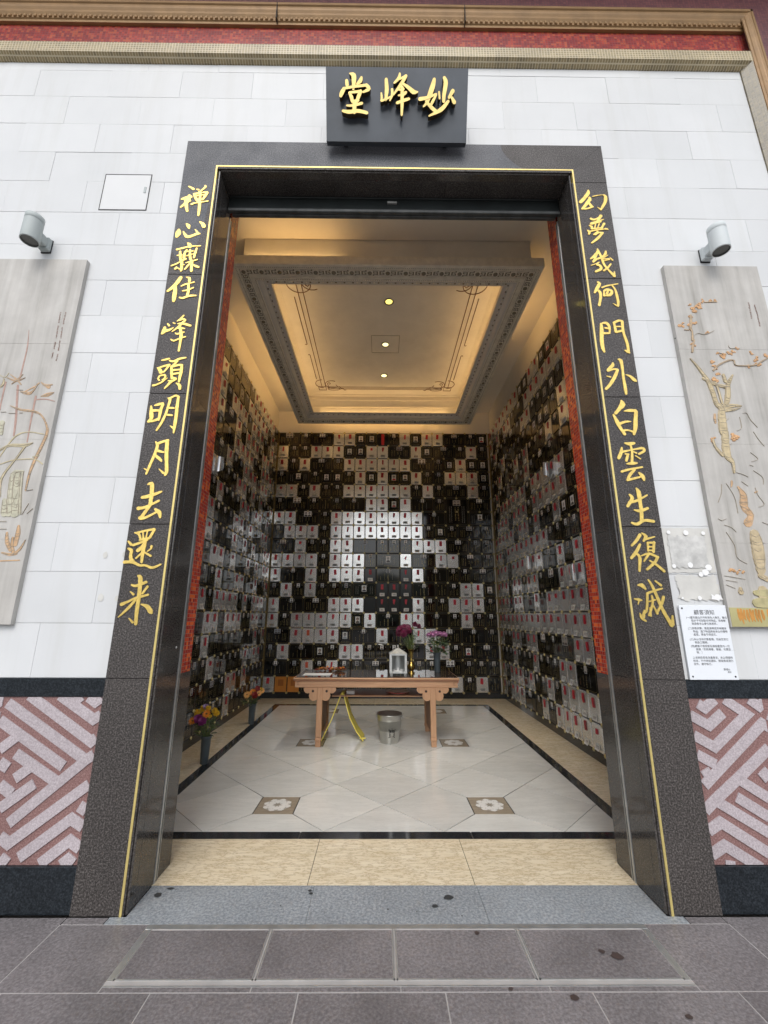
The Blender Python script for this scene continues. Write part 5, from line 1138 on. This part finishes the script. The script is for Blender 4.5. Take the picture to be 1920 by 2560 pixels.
def wall_of(name, label, origin, rz, rows, first, percol, col0, pitch, side, peels=(), lost=()):
    t = thing(name, label, 'niche wall', (0, 0, 0), 'walls of memorial niches')
    c, s_ = math.cos(rz), math.sin(rz)
    P = lambda u, d, z: (origin[0]+u*c-d*s_, origin[1]+u*s_+d*c, z)
    ncol = len(rows[0]); sx = pitch/CW
    def sub(nm, me, par, dx, dy, dz, mirror=False):
        o = put(nm, me, par); o.location = (dx, dy, dz); return o
    grp = 'covers of the memorial niches'
    for r, row in enumerate(rows):
        k = 0
        while k < len(row):
            ch = row[k]; n = 2 if k+1 < len(row) and row[k+1] == '.' else 1
            num = first+percol*r+col0+k; zc = ZN0+RH*(17-r)+RH/2; rr = random.Random(num)
            if ch in '_.': k += 1; continue
            if ch == 'Q': n = 2; zc -= RH/2
            u = (k+n/2)*pitch
            jig = lambda a: rr.uniform(-a, a)
            if ch in 'SO':
                o = put('niche_cover', rr.choice(SILVER), t, P(u+jig(.0012), 0, zc+jig(.0012)), rz+jig(.02)); o.scale.x = sx
                o.rotation_euler.x = jig(.018)
                rb = RIBO if ch == 'O' else (RIB[rr.choice((0, 1, 2, 3, 0, 1, 2, 3, 4, 5, 6))] if side or not (6 <= r <= 9 and 5 <= k <= 12) else RIB[rr.choice((0, 1, 4, 4, 5, 7, 3))])
                e = sub('ribbon', rb, o, jig(.008), 0, .108+jig(.006)); e.rotation_euler.y = jig(.10)
                if (num not in lost) and rr.random() > .04:
                    e = sub('number_tag', tag_mesh(str(num).zfill(4), side, num), o, jig(.006), 0, -.064+jig(.006)); e.rotation_euler.y = jig(.04)
                if (r, k) in peels: sub('peeled_foil', PEEL, o, -.02, 0, 0)
            elif ch in 'kK':
                o = put('niche_cover', BAG, t, P(u, 0, zc), rz); o.scale.x = sx
                if ch == 'k':
                    sub('ribbon', RIB[rr.choice((0, 1, 4))], o, 0, .0045, .11)
                    sub('number_tag', tag_mesh(str(num), True, num), o, 0, 0, -.055)
            elif ch == 'o': o = put('niche_box', OPENBOX, t, P(u, 0, zc), rz)
            else:
                o = put('niche_cover', QUAD if ch == 'Q' else BLACK[n], t, P(u, 0, zc), rz+jig(.006)); o.scale.x = sx; o.rotation_euler.x = jig(.006)
                kd = {'Q': 'q', 'r': 'n'}.get(ch, ch)
                if ch != 'r': sub('inscription', rr.choice(INS[(kd, n)]), o, 0, 0, 0)
                if ch == 'r':
                    b = MB(); b.box(-.03, .03, -.016, -.0125, -.13, .12, 'ribbon_red'); sub('ribbon', b.mesh('ribbon'), o, 0, 0, 0)
                elif ch in 'pd': sub('portrait_photo', rr.choice(PHS), o, 0, 0, .085)
                elif ch == 'L': sub('portrait_photo', rr.choice(PHL), o, 0, 0, .01)
                elif ch == 'b': sub('portrait_photo', rr.choice(PHL), o, 0, 0, .03)
                elif ch == 'D': sub('portrait_photo', rr.choice(PHP if rr.random() < .7 else PHB), o, 0, 0, .085)
                elif ch == 'Q': sub('portrait_photo', PHB[0], o, 0, 0, .19)
            k += n
    b = MB()
    for i in range(19):
        for k in range(ncol+1): rosette(b, *P(k*pitch, 0, ZN0+RH*i), rz)
    b.build('rosettes', t, kind='stuff')
    return t, P
# back wall
bt, PB = wall_of('niche_wall', 'back wall of numbered silver and black memorial niche covers behind the table', (-2.318, WYB-.012), 0, BACK, 929, 19, 0, .2370, False)
b = MB(); b.box(-2.318, 2.185, WYB-.011, WYB+.004, ZN0-.006, ZN0+RH*18+.006, 'niche_back'); b.build('backing', bt)
# fallen label, rolled white
b = MB(); b.lathe([(.012, -.085), (.012, .085)], (0, 0, 0), 'tag_white', 10, axis='Y'); o = b.build('fallen_label', bt, PB(1.42*.237, -.03, ZN0+RH*11-.01), R(90)); o.rotation_euler = (0, 0, R(88))
# right wall runs from the back corner to the front; left wall from the front to the back corner
PI_ = .2425
rtw, PRr = wall_of('niche_wall', 'right side wall of niche covers with curling white number labels', (WXR-.012, 5.83), R(-90), RIGHT, 515, 23, 0, PI_, True, peels={(11, 14), (10, 8), (6, 12), (15, 1)})
b = MB(); b.box(WXR-.011, WXR+.004, .46, 5.83, ZN0-.006, ZN0+RH*18+.006, 'niche_back'); b.build('backing', rtw)
ltw, PLl = wall_of('niche_wall', 'left side wall of niche covers above the two flower vases on the floor', (WXL+.012, 5.745-15*PI_), R(90), LEFTF, 101, 23, 8, PI_, True, peels={(6, 2)})
b = MB(); b.box(WXL-.004, WXL+.011, .46, 5.83, ZN0-.006, ZN0+RH*18+.006, 'niche_back'); b.build('backing', ltw)
# covers nearer the street that the door posts hide
for par, x, rz, y0, y1 in ((rtw, WXR-.012, -90, .56, 5.83-16*PI_), (ltw, WXL+.012, 90, .56, 5.745-15*PI_)):
    b = MB(); s_ = 1 if rz > 0 else -1; ncl = int((y1-y0)/PI_)
    for r in range(18):
        for k in range(ncl):
            yc = y1-(k+.5)*PI_; zc = ZN0+RH*(17-r)+RH/2; m_ = 'silver_plate' if rnd.random() < .5 else 'niche_black'
            a, c = sorted((x, x+s_*.013)); b.box(a, c, yc-.115, yc+.115, zc-.138, zc+.138, m_, .004)
            if m_ == 'silver_plate': a, c = sorted((x+s_*.0135, x+s_*.0155)); b.box(a, c, yc-.022, yc+.022, zc+.02, zc+.105, 'ribbon_red')
    b.build('covers', par, kind='stuff')
# gilded corner posts
for x, y in ((-2.324, WYB-.03), (2.22, WYB-.03)):
    b = MB(); b.box(x-.011, x+.032, y-.012, y+.015, ZN0, ZN0+RH*18, 'post_gold', .004); b.build('corner_post', bt)

# ------------------------------------------------------------------ altar table
tb = thing('altar_table', 'pale wooden altar table with cloud brackets and dark glass top', 'table')
TX0, TX1, TY0, TY1, TZ = -1.154, .871, 2.84, 3.62, .764
b = MB(); b.box(TX0, TX1, TY0, TY1, TZ-.024, TZ, 'table_wood', .009); b.build('table_top', tb)
b = MB(); b.box(TX0+.02, TX1-.02, TY0+.022, TY1-.02, TZ+.0005, TZ+.006, 'table_glass', .001); b.build('glass_sheet', tb)
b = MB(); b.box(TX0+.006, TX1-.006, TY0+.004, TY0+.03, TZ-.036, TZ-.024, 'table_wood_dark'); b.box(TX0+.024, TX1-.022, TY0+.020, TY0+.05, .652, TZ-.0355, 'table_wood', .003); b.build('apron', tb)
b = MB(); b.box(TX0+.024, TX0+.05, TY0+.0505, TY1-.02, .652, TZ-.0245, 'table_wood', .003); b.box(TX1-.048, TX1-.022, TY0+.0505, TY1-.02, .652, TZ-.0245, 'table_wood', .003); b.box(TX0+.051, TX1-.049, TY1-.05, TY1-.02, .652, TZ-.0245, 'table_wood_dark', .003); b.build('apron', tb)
b = MB()
for x in (TX0+.048, TX1-.075):
    for (x0, x1, z0, z1) in ((0, .03, .712, .716), (0, .03, .680, .684), (-.0, .004, .684, .712), (.008, .022, .700, .703), (.008, .022, .691, .694)): b.box(x+x0, x+x1, TY0+.0178, TY0+.021, z0, z1, 'table_wood_dark')
b.build('end_carving', tb, kind='stuff')
LX = (-.824, .542)
for x in LX:
    for y, f in ((2.872, 1), (3.568, 0)):
        b = MB(); w_ = .034
        b.box(x-w_, x+w_, y-.03, y+.03, .10, .6515, 'table_wood_leg', .006); b.box(x-w_-.004, x+w_+.004, y-.033, y+.033, .06, .10, 'table_wood_leg', .008); b.box(x-w_+.003, x+w_-.003, y-.028, y+.028, 0, .06, 'table_wood_leg', .004)
        b.build('leg', tb)
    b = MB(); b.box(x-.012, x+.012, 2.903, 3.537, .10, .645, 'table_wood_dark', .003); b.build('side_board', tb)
    # cloud brackets either side of the front leg
    for s_ in (-1, 1):
        Q = [(.036, .6515), (.205, .6515), (.213, .635), (.205, .612), (.185, .594), (.160, .588), (.138, .592), (.134, .586), (.140, .560), (.132, .532), (.112, .512), (.085, .503), (.055, .508), (.036, .520)]
        sc_ = .92
        Q = [(x+s_*(u*sc_), v_) for u, v_ in Q]
        if s_ > 0: Q = Q[::-1]
        b = MB(); b.prism(Q, 2.846, 2.868, FAC, 'table_wood_leg'); o = b.build('bracket', tb)
        b = MB(); hx = x+s_*.083; b.lathe([(.017, 0), (.0165, .002)], (hx, 2.8445, .613), 'table_wood_dark', 14, axis='Y'); b.lathe([(.012, 0), (.0115, .002)], (hx, 2.8435, .613), 'screw_dark', 14, axis='Y'); b.build('eye', o)
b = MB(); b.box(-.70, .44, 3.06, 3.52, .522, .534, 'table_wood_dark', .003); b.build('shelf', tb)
b = MB(); b.box(-.70, .44, 3.045, 3.06, .515, .531, 'table_wood', .003); b.build('shelf_edge', tb)

rd = thing('shallow_dish', 'shallow white dish with red rim on the shelf under the table', 'dish', (.13, 3.2, .5345))
b = MB(); b.lathe([(.05, 0), (.09, .003), (.15, .026), (.153, .026), (.092, .0), (.05, -.0)], (0, 0, 0), 'tray_white', 28, cap=False); b.build('bowl', rd)
b = MB(); b.lathe([(.118, .0145), (.152, .0265), (.156, .0255), (.122, .0125)], (0, 0, -.001), 'red_dish', 28, cap=False); b.build('rim', rd)
bx_ = MB(); bx_.box(-.52, -.42, 3.1, 3.2, .5345, .575, 'tray_white', .002); o = bx_.build('paper_box'); o['label'] = 'small white paper box on the shelf under the table'; o['category'] = 'box'

# things on the table
ZT = TZ+.006
wr = thing('dried_wreath', 'flat wreath of rust brown dried flowers lying on the left of the table', 'wreath', (-.78, 3.46, ZT))
b = MB()
for k in range(70):
    a = rnd.random()*6.283; r = rnd.uniform(.06, .2); b.ball((r*1.15*math.cos(a), .45*r*math.sin(a), rnd.uniform(.012, .045)), rnd.uniform(.010, .020), rnd.choice(['petal_rust', 'petal_rust', 'petal_deep_red', 'petal_orange', 'flower_centre']), 6, (1, 1, .6))
b.build('dried_blossoms', wr, kind='stuff')
b = MB()
for k in range(14):
    a = rnd.random()*6.283; r = .24; b.tube([(.05*math.cos(a), .03*math.sin(a), .012), (r*math.cos(a), .4*r*math.sin(a), rnd.uniform(.01, .04))], .0025, 'flower_centre', 4)
b.build('twigs', wr, kind='stuff')
pp = MB(); pp.box(-1.07, -.72, 3.0, 3.22, ZT+.0008, ZT+.0016, 'paper_white'); o = pp.build('paper_sheet'); o['label'] = 'white paper sheet lying flat on the left of the glass table top'; o['category'] = 'paper'
o.rotation_euler = (0, 0, 0)

bu = thing('incense_burner', 'small stainless steel burner box with pyramid roof and chimney on the table', 'burner', (.13, 3.08, ZT))
HW, D2 = .109, .11
b = MB()
b.box(-HW, -HW+.004, -D2, D2, .03, .262, 'steel'); b.box(HW-.004, HW, -D2, D2, .03, .262, 'steel'); b.box(-HW+.004, HW-.004, D2-.004, D2, .03, .262, 'steel'); b.box(-HW+.004, HW-.004, -D2, D2-.004, .03, .035, 'steel')
b.build('casing', bu)
b = MB()
for bx in ((-HW, -HW+.030, .03, .262), (HW-.030, HW, .03, .262), (-HW+.030, HW-.030, .242, .262), (-HW+.030, HW-.030, .03, .052)): b.box(bx[0], bx[1], -D2-.004, -D2-.0005, bx[2], bx[3], 'steel', .001)
b.build('front_frame', bu)
b = MB(); V = [(-HW-.006, -D2-.008, .262), (HW+.006, -D2-.008, .262), (HW+.006, D2+.008, .262), (-HW-.006, D2+.008, .262), (-.016, -.016, .325), (.016, -.016, .325), (.016, .016, .325), (-.016, .016, .325)]
b.add(V, [(0, 1, 5, 4), (1, 2, 6, 5), (2, 3, 7, 6), (3, 0, 4, 7), (3, 2, 1, 0)], 'steel_dirty'); b.build('roof', bu)
b = MB(); b.lathe([(.012, .320), (.012, .365)], (0, 0, 0), 'steel', 14); b.build('chimney', bu)
b = MB(); V = []; n = 10
for k in range(n+1):
    a = math.pi*k/n; V += [(-.092*math.cos(a), .02+.08*math.sin(a), .04), (-.092*math.cos(a), .02+.08*math.sin(a), .255)]
b.add(V, [(2*i, 2*i+2, 2*i+3, 2*i+1) for i in range(n)], 'steel', True); b.build('inner_shield', bu)
b = MB(); b.lathe([(.03, 0), (.055, .005), (.072, .03), (.075, .03), (.058, .004)], (0, -.03, .0365), 'tray_white', 22, cap=False); b.lathe([(.001, .022), (.066, .022)], (0, -.03, .0365), 'niche_back', 22, cap=False); o = b.build('ash_bowl', bu)
b = MB(); b.lathe([(.016, .0), (.016, .02), (.006, .035), (.001, .045)], (0, -.03, .058), 'tray_white', 12); b.build('candle', o)
for sx in (-1, 1):
    for sy in (-1, 1):
        b = MB(); b.box(sx*.085-.018, sx*.085+.018, sy*.09-.015, sy*.09+.015, 0, .03, 'steel_dirty', .003); b.build('foot', bu)

def vase(name, label, loc, prof, mat, rings=()):
    t = thing(name, label, 'vase', loc)
    b = MB(); b.lathe(prof, (0, 0, 0), mat, 28, cap=False); b.lathe([(prof[0][0], .0), (.001, .0)], (0, 0, 0), mat, 28, cap=False); b.build('body', t)
    b = MB(); r = prof[-1][0]; h = prof[-1][1]; b.lathe([(r, h), (r+.003, h+.003), (r-.003, h+.004), (r-.008, h-.02), (.001, h-.03)], (0, 0, 0), mat, 28, cap=False); b.build('rim', t)
    return t
GV = [(.037, 0), (.039, .004), (.0455, .155), (.047, .158), (.048, .235), (.053, .238), (.055, .262)]
vase('flower_vase', 'grey plastic flower vase on the floor nearest to the left door post', (-1.925, 2.285, 0), GV, 'vase_grey')
vase('flower_vase', 'grey plastic flower vase on the floor farther along the left wall', (-1.925, 3.925, 0), GV, 'vase_grey')
vase('flower_vase', 'grey plastic flower vase with pink roses on the table', (.672, 3.38, ZT), [(.037, 0), (.040, .004), (.041, .15), (.045, .16), (.047, .225), (.052, .228), (.054, .245)], 'vase_grey')
vase('brass_vase', 'slim brass vase of maroon carnations beside the burner', (.31, 3.22, ZT), [(.045, 0), (.046, .012), (.03, .02), (.024, .035), (.036, .05), (.05, .075), (.048, .10), (.028, .13), (.018, .15), (.022, .16), (.017, .17), (.019, .23), (.028, .28), (.040, .30)], 'brass')

# ------------------------------------------------------------------ cut flowers
def petal_ring(b, c, nrm, r0, r1, n, mat, lift, w_=.5, ph=0.):
    nrm = Vector(nrm).normalized(); a = nrm.cross(Vector((0, 0, 1)) if abs(nrm.z) < .9 else Vector((1, 0, 0))).normalized(); d = nrm.cross(a); c = Vector(c)
    for k in range(n):
        th = 2*math.pi*(k+rnd.uniform(-.2, .2))/n+ph; e = a*math.cos(th)+d*math.sin(th); t = nrm.cross(e)
        hw = r1*math.sin(math.pi/n)*w_*1.6; L_ = lift*rnd.uniform(.7, 1.3)
        p0 = c+e*r0; p1 = c+e*(r0+(r1-r0)*.6)+nrm*L_*.6; p2 = c+e*r1*rnd.uniform(.92, 1.06)+nrm*L_
        b.face([p0-t*hw*.4, p1-t*hw, p2-t*hw*.45, p2+t*hw*.45, p1+t*hw, p0+t*hw*.4], mat, True)
def flower(par, kind, c, nrm, r, mat, base):
    """one bloom with its stem, a part of the bunch"""
    b = MB(); nrm = Vector(nrm).normalized(); c = Vector(c)
    if kind == 'gerbera':
        petal_ring(b, c, nrm, r*.15, r, 16, mat, r*.12); petal_ring(b, c+nrm*r*.08, nrm, r*.12, r*.72, 13, mat, r*.18, ph=.2)
        b.ball(c+nrm*r*.1, r*.27, 'flower_centre', 8, (1, 1, .7))
    elif kind == 'mum':
        for q in range(5): petal_ring(b, c+nrm*r*(.08+.15*q), nrm, r*.08, r*(1-.17*q), 15-2*q, mat, r*(.1+.14*q), .42, q*.4)
        b.ball(c+nrm*r*.72, r*.2, mat, 6)
    elif kind == 'carnation':
        for q in range(6):
            petal_ring(b, c+nrm*r*.16*q, nrm, r*.05, r*(1.-.09*q), 9, mat, r*rnd.uniform(-.25, .5), .75, q*.7)
    elif kind == 'rose':
        for q in range(4): petal_ring(b, c-nrm*r*.35, nrm, r*(.2+.1*q), r*(.45+.17*q), 5, mat, r*(1.25-.17*q), .95, q*.6)
        b.ball(c+nrm*r*.1, r*.42, mat, 8, (1, 1, 1.25))
    o = b.build('bloom', par)
    bs = MB(); m_ = Vector(base); mid_ = (c*.5+m_*.5)+Vector((0, 0, .01))
    bs.tube([m_, mid_, c-nrm*r*.1], .0028, 'stem_green', 5); bs.build('stem', o)
def leaf(b, p, d, ln, wd, mat):
    p = Vector(p); d = Vector(d).normalized(); t = d.cross(Vector((0, 0, 1))).normalized()*wd; u = Vector((0, 0, .25*ln))
    b.face([p, p+d*ln*.35+t+u*.5, p+d*ln*.75+t*.7+u*.6, p+d*ln+u*.2], mat, True); b.face([p, p+d*ln+u*.2, p+d*ln*.75-t*.7+u*.6, p+d*ln*.35-t+u*.5], mat, True)
def leaves(par, n, c, spread, h, ln, mats, wd=.4):
    b = MB()
    for k in range(n):
        a = rnd.random()*6.283; r = spread*math.sqrt(rnd.random()); p = (c[0]+r*math.cos(a), c[1]+r*math.sin(a), c[2]+rnd.random()*h)
        leaf(b, p, (math.cos(a), math.sin(a), rnd.uniform(-.3, .7)), ln*rnd.uniform(.6, 1.2), ln*wd*rnd.uniform(.6, 1.1)*.5, rnd.choice(mats))
    b.build('leaves', par, kind='stuff')
def stems(par, n, c, spread, h):
    b = MB()
    for k in range(n):
        a = rnd.random()*6.283; r = spread*rnd.uniform(.3, 1); b.tube([(c[0]+.02*math.cos(a), c[1]+.02*math.sin(a), c[2]-.06), (c[0]+r*.5*math.cos(a), c[1]+r*.5*math.sin(a), c[2]+h*.5), (c[0]+r*math.cos(a), c[1]+r*math.sin(a), c[2]+h*rnd.uniform(.8, 1.1))], .0022, 'stem_green', 4)
    b.build('stems', par, kind='stuff')
def bunch(label, base, specs, leafspec, extra=6):
    t = thing('flower_bunch', label, 'flowers', base)
    for kind, dx, dy, dz, r, mat in specs:
        flower(t, kind, (dx, dy, dz), (dx*1.2, dy*1.2-.9, .55 if kind != 'mum' else .9), r, mat, (dx*.08, dy*.08, -.05))
    leaves(t, *leafspec); stems(t, extra, (0, 0, 0), .09, leafspec[3]*.9)
bunch('yellow, orange and purple flowers in the floor vase nearest the door post', (-1.925, 2.285, .25),
      [('gerbera', -.15, -.03, .165, .043, 'petal_orange'), ('mum', -.115, .0, .235, .038, 'petal_yellow'), ('mum', -.075, .03, .262, .036, 'petal_yellow'), ('mum', -.02, .03, .268, .036, 'petal_yellow'), ('gerbera', -.01, -.03, .232, .045, 'petal_orange'),
       ('mum', .055, .02, .25, .034, 'petal_yellow'), ('mum', .085, .0, .225, .036, 'petal_yellow'), ('carnation', -.085, -.05, .185, .045, 'petal_purple'), ('carnation', -.035, -.06, .165, .045, 'petal_purple'), ('carnation', -.05, .04, .285, .034, 'petal_lilac'), ('mum', -.135, .02, .21, .03, 'petal_yellow'), ('mum', .03, -.03, .205, .022, 'petal_yellow')],
      (46, (0, 0, .0), .07, .14, .07, ['leaf_green', 'leaf_green', 'stem_green']), 9)
bunch('peach, orange and dark red gerberas in the floor vase farther back', (-1.925, 3.925, .25),
      [('gerbera', -.07, -.06, .145, .052, 'petal_peach'), ('gerbera', .0, -.03, .175, .050, 'petal_orange'), ('carnation', .055, .0, .215, .042, 'petal_deep_red'), ('gerbera', .085, -.02, .16, .045, 'petal_peach'), ('carnation', .04, -.06, .14, .046, 'petal_deep_red'), ('gerbera', .115, .02, .185, .042, 'petal_peach'), ('mum', .10, .03, .20, .03, 'petal_yellow')],
      (44, (-.03, 0, .0), .08, .14, .075, ['leaf_green', 'leaf_green', 'stem_green']), 8)
bunch('dark maroon carnations and wispy greenery in the brass vase', (.31, 3.22, ZT+.30),
      [('carnation', -.145, -.03, .245, .05, 'petal_maroon'), ('carnation', -.09, -.04, .27, .052, 'petal_maroon'), ('carnation', -.04, -.02, .235, .05, 'petal_maroon'), ('carnation', -.10, -.05, .20, .05, 'petal_maroon'), ('carnation', -.035, .03, .275, .04, 'petal_maroon'), ('mum', .055, -.02, .31, .042, 'petal_maroon'), ('mum', .105, .0, .285, .038, 'petal_maroon'), ('carnation', -.16, .02, .20, .04, 'petal_maroon')],
      (60, (-.02, 0, .0), .10, .20, .05, ['leaf_green', 'leaf_green', 'leaf_grey'], .22), 16)
bunch('pink roses with broad green leaves in the grey vase on the table', (.672, 3.38, ZT+.235),
      [('rose', -.105, -.03, .235, .037, 'petal_pink'), ('rose', -.06, -.05, .245, .040, 'petal_pink'), ('rose', -.01, -.03, .262, .038, 'petal_pink'), ('rose', .045, -.03, .25, .036, 'petal_pink'), ('rose', .105, -.02, .245, .038, 'petal_pink'), ('rose', -.045, .02, .262, .032, 'petal_pink')],
      (85, (.02, 0, .0), .11, .18, .085, ['leaf_green', 'leaf_green', 'leaf_grey'], .75), 9)

# ------------------------------------------------------------------ bucket and folded yellow sign under the table
bk = thing('metal_bucket', 'galvanised metal bucket marked with one Chinese character under the table', 'bucket', (.021, 3.06, 0))
b = MB(); b.lathe([(.108, 0), (.111, .012), (.112, .014), (.143, .24), (.1455, .243), (.1455, .25), (.148, .256), (.1595, .318), (.164, .32), (.164, .326), (.159, .326), (.110, .02), (.001, .02)], (0, 0, 0), 'bright_steel', 36, cap=False); b.build('pail', bk)
b = MB(); pts = [(.165*math.cos(a), .02+.165*math.sin(a), .30-.04*math.sin(a)) for a in [math.pi*k/16 for k in range(17)]]; b.tube(pts, .004, 'steel_dirty', 6); b.build('handle', bk)
for s_ in (-1, 1):
    b = MB(); b.box(s_*.160-.006, s_*.160+.006, -.02, .03, .275, .312, 'steel_dirty', .002); b.build('ear', bk)
V, F = glyphs('寶'); b = MB(); k = .10
def onpail(vx, vy):
    z = .085+vy*k*1.15; r = .112+(.143-.112)*(z-.014)/.226+.0012; a = -math.pi/2+R(13)+(vx-.5)*k/r
    return (r*math.cos(a), r*math.sin(a), z)
b.add([onpail(vx, vy) for vx, vy, _ in V], F, 'rubber_black'); b.build('painted_character', bk)
sg = thing('floor_sign', 'yellow folding floor sign standing like a tent under the table', 'floor sign')
Y0, Y1 = 3.06, 3.36
def wing(name, P, t=.010):
    b = MB(); n = len(P); V = []
    for i, (x, z) in enumerate(P):
        a = P[max(i-1, 0)]; c = P[min(i+1, n-1)]; tx, tz = c[0]-a[0], c[1]-a[1]; l = math.hypot(tx, tz); nx, nz = -tz/l*t/2, tx/l*t/2
        V += [(x+nx, Y0, z+nz), (x+nx, Y1, z+nz), (x-nx, Y1, z-nz), (x-nx, Y0, z-nz)]
    F = [(4*i+k, 4*i+(k+1) % 4, 4*i+4+(k+1) % 4, 4*i+4+k) for i in range(n-1) for k in range(4)]+[(0, 1, 2, 3), (4*n-1, 4*n-2, 4*n-3, 4*n-4)]
    b.add(V, F, 'sign_yellow'); return b.build(name, sg)
wing('wing', [(-.585, .548), (-.62, .45), (-.70, .24), (-.775, .09), (-.812, .008)]); wing('wing', [(-.555, .548), (-.535, .48), (-.47, .27), (-.385, .115), (-.30, .01)])
b = MB(); b.tube([(-.57, Y0, .548), (-.57, Y1, .548)], .016, 'sign_yellow', 8); b.build('hinge', sg)
b = MB(); b.box(-.345, -.272, Y0+.02, Y0+.05, .028, .04, 'sign_yellow'); b.build('foot_lug', sg)
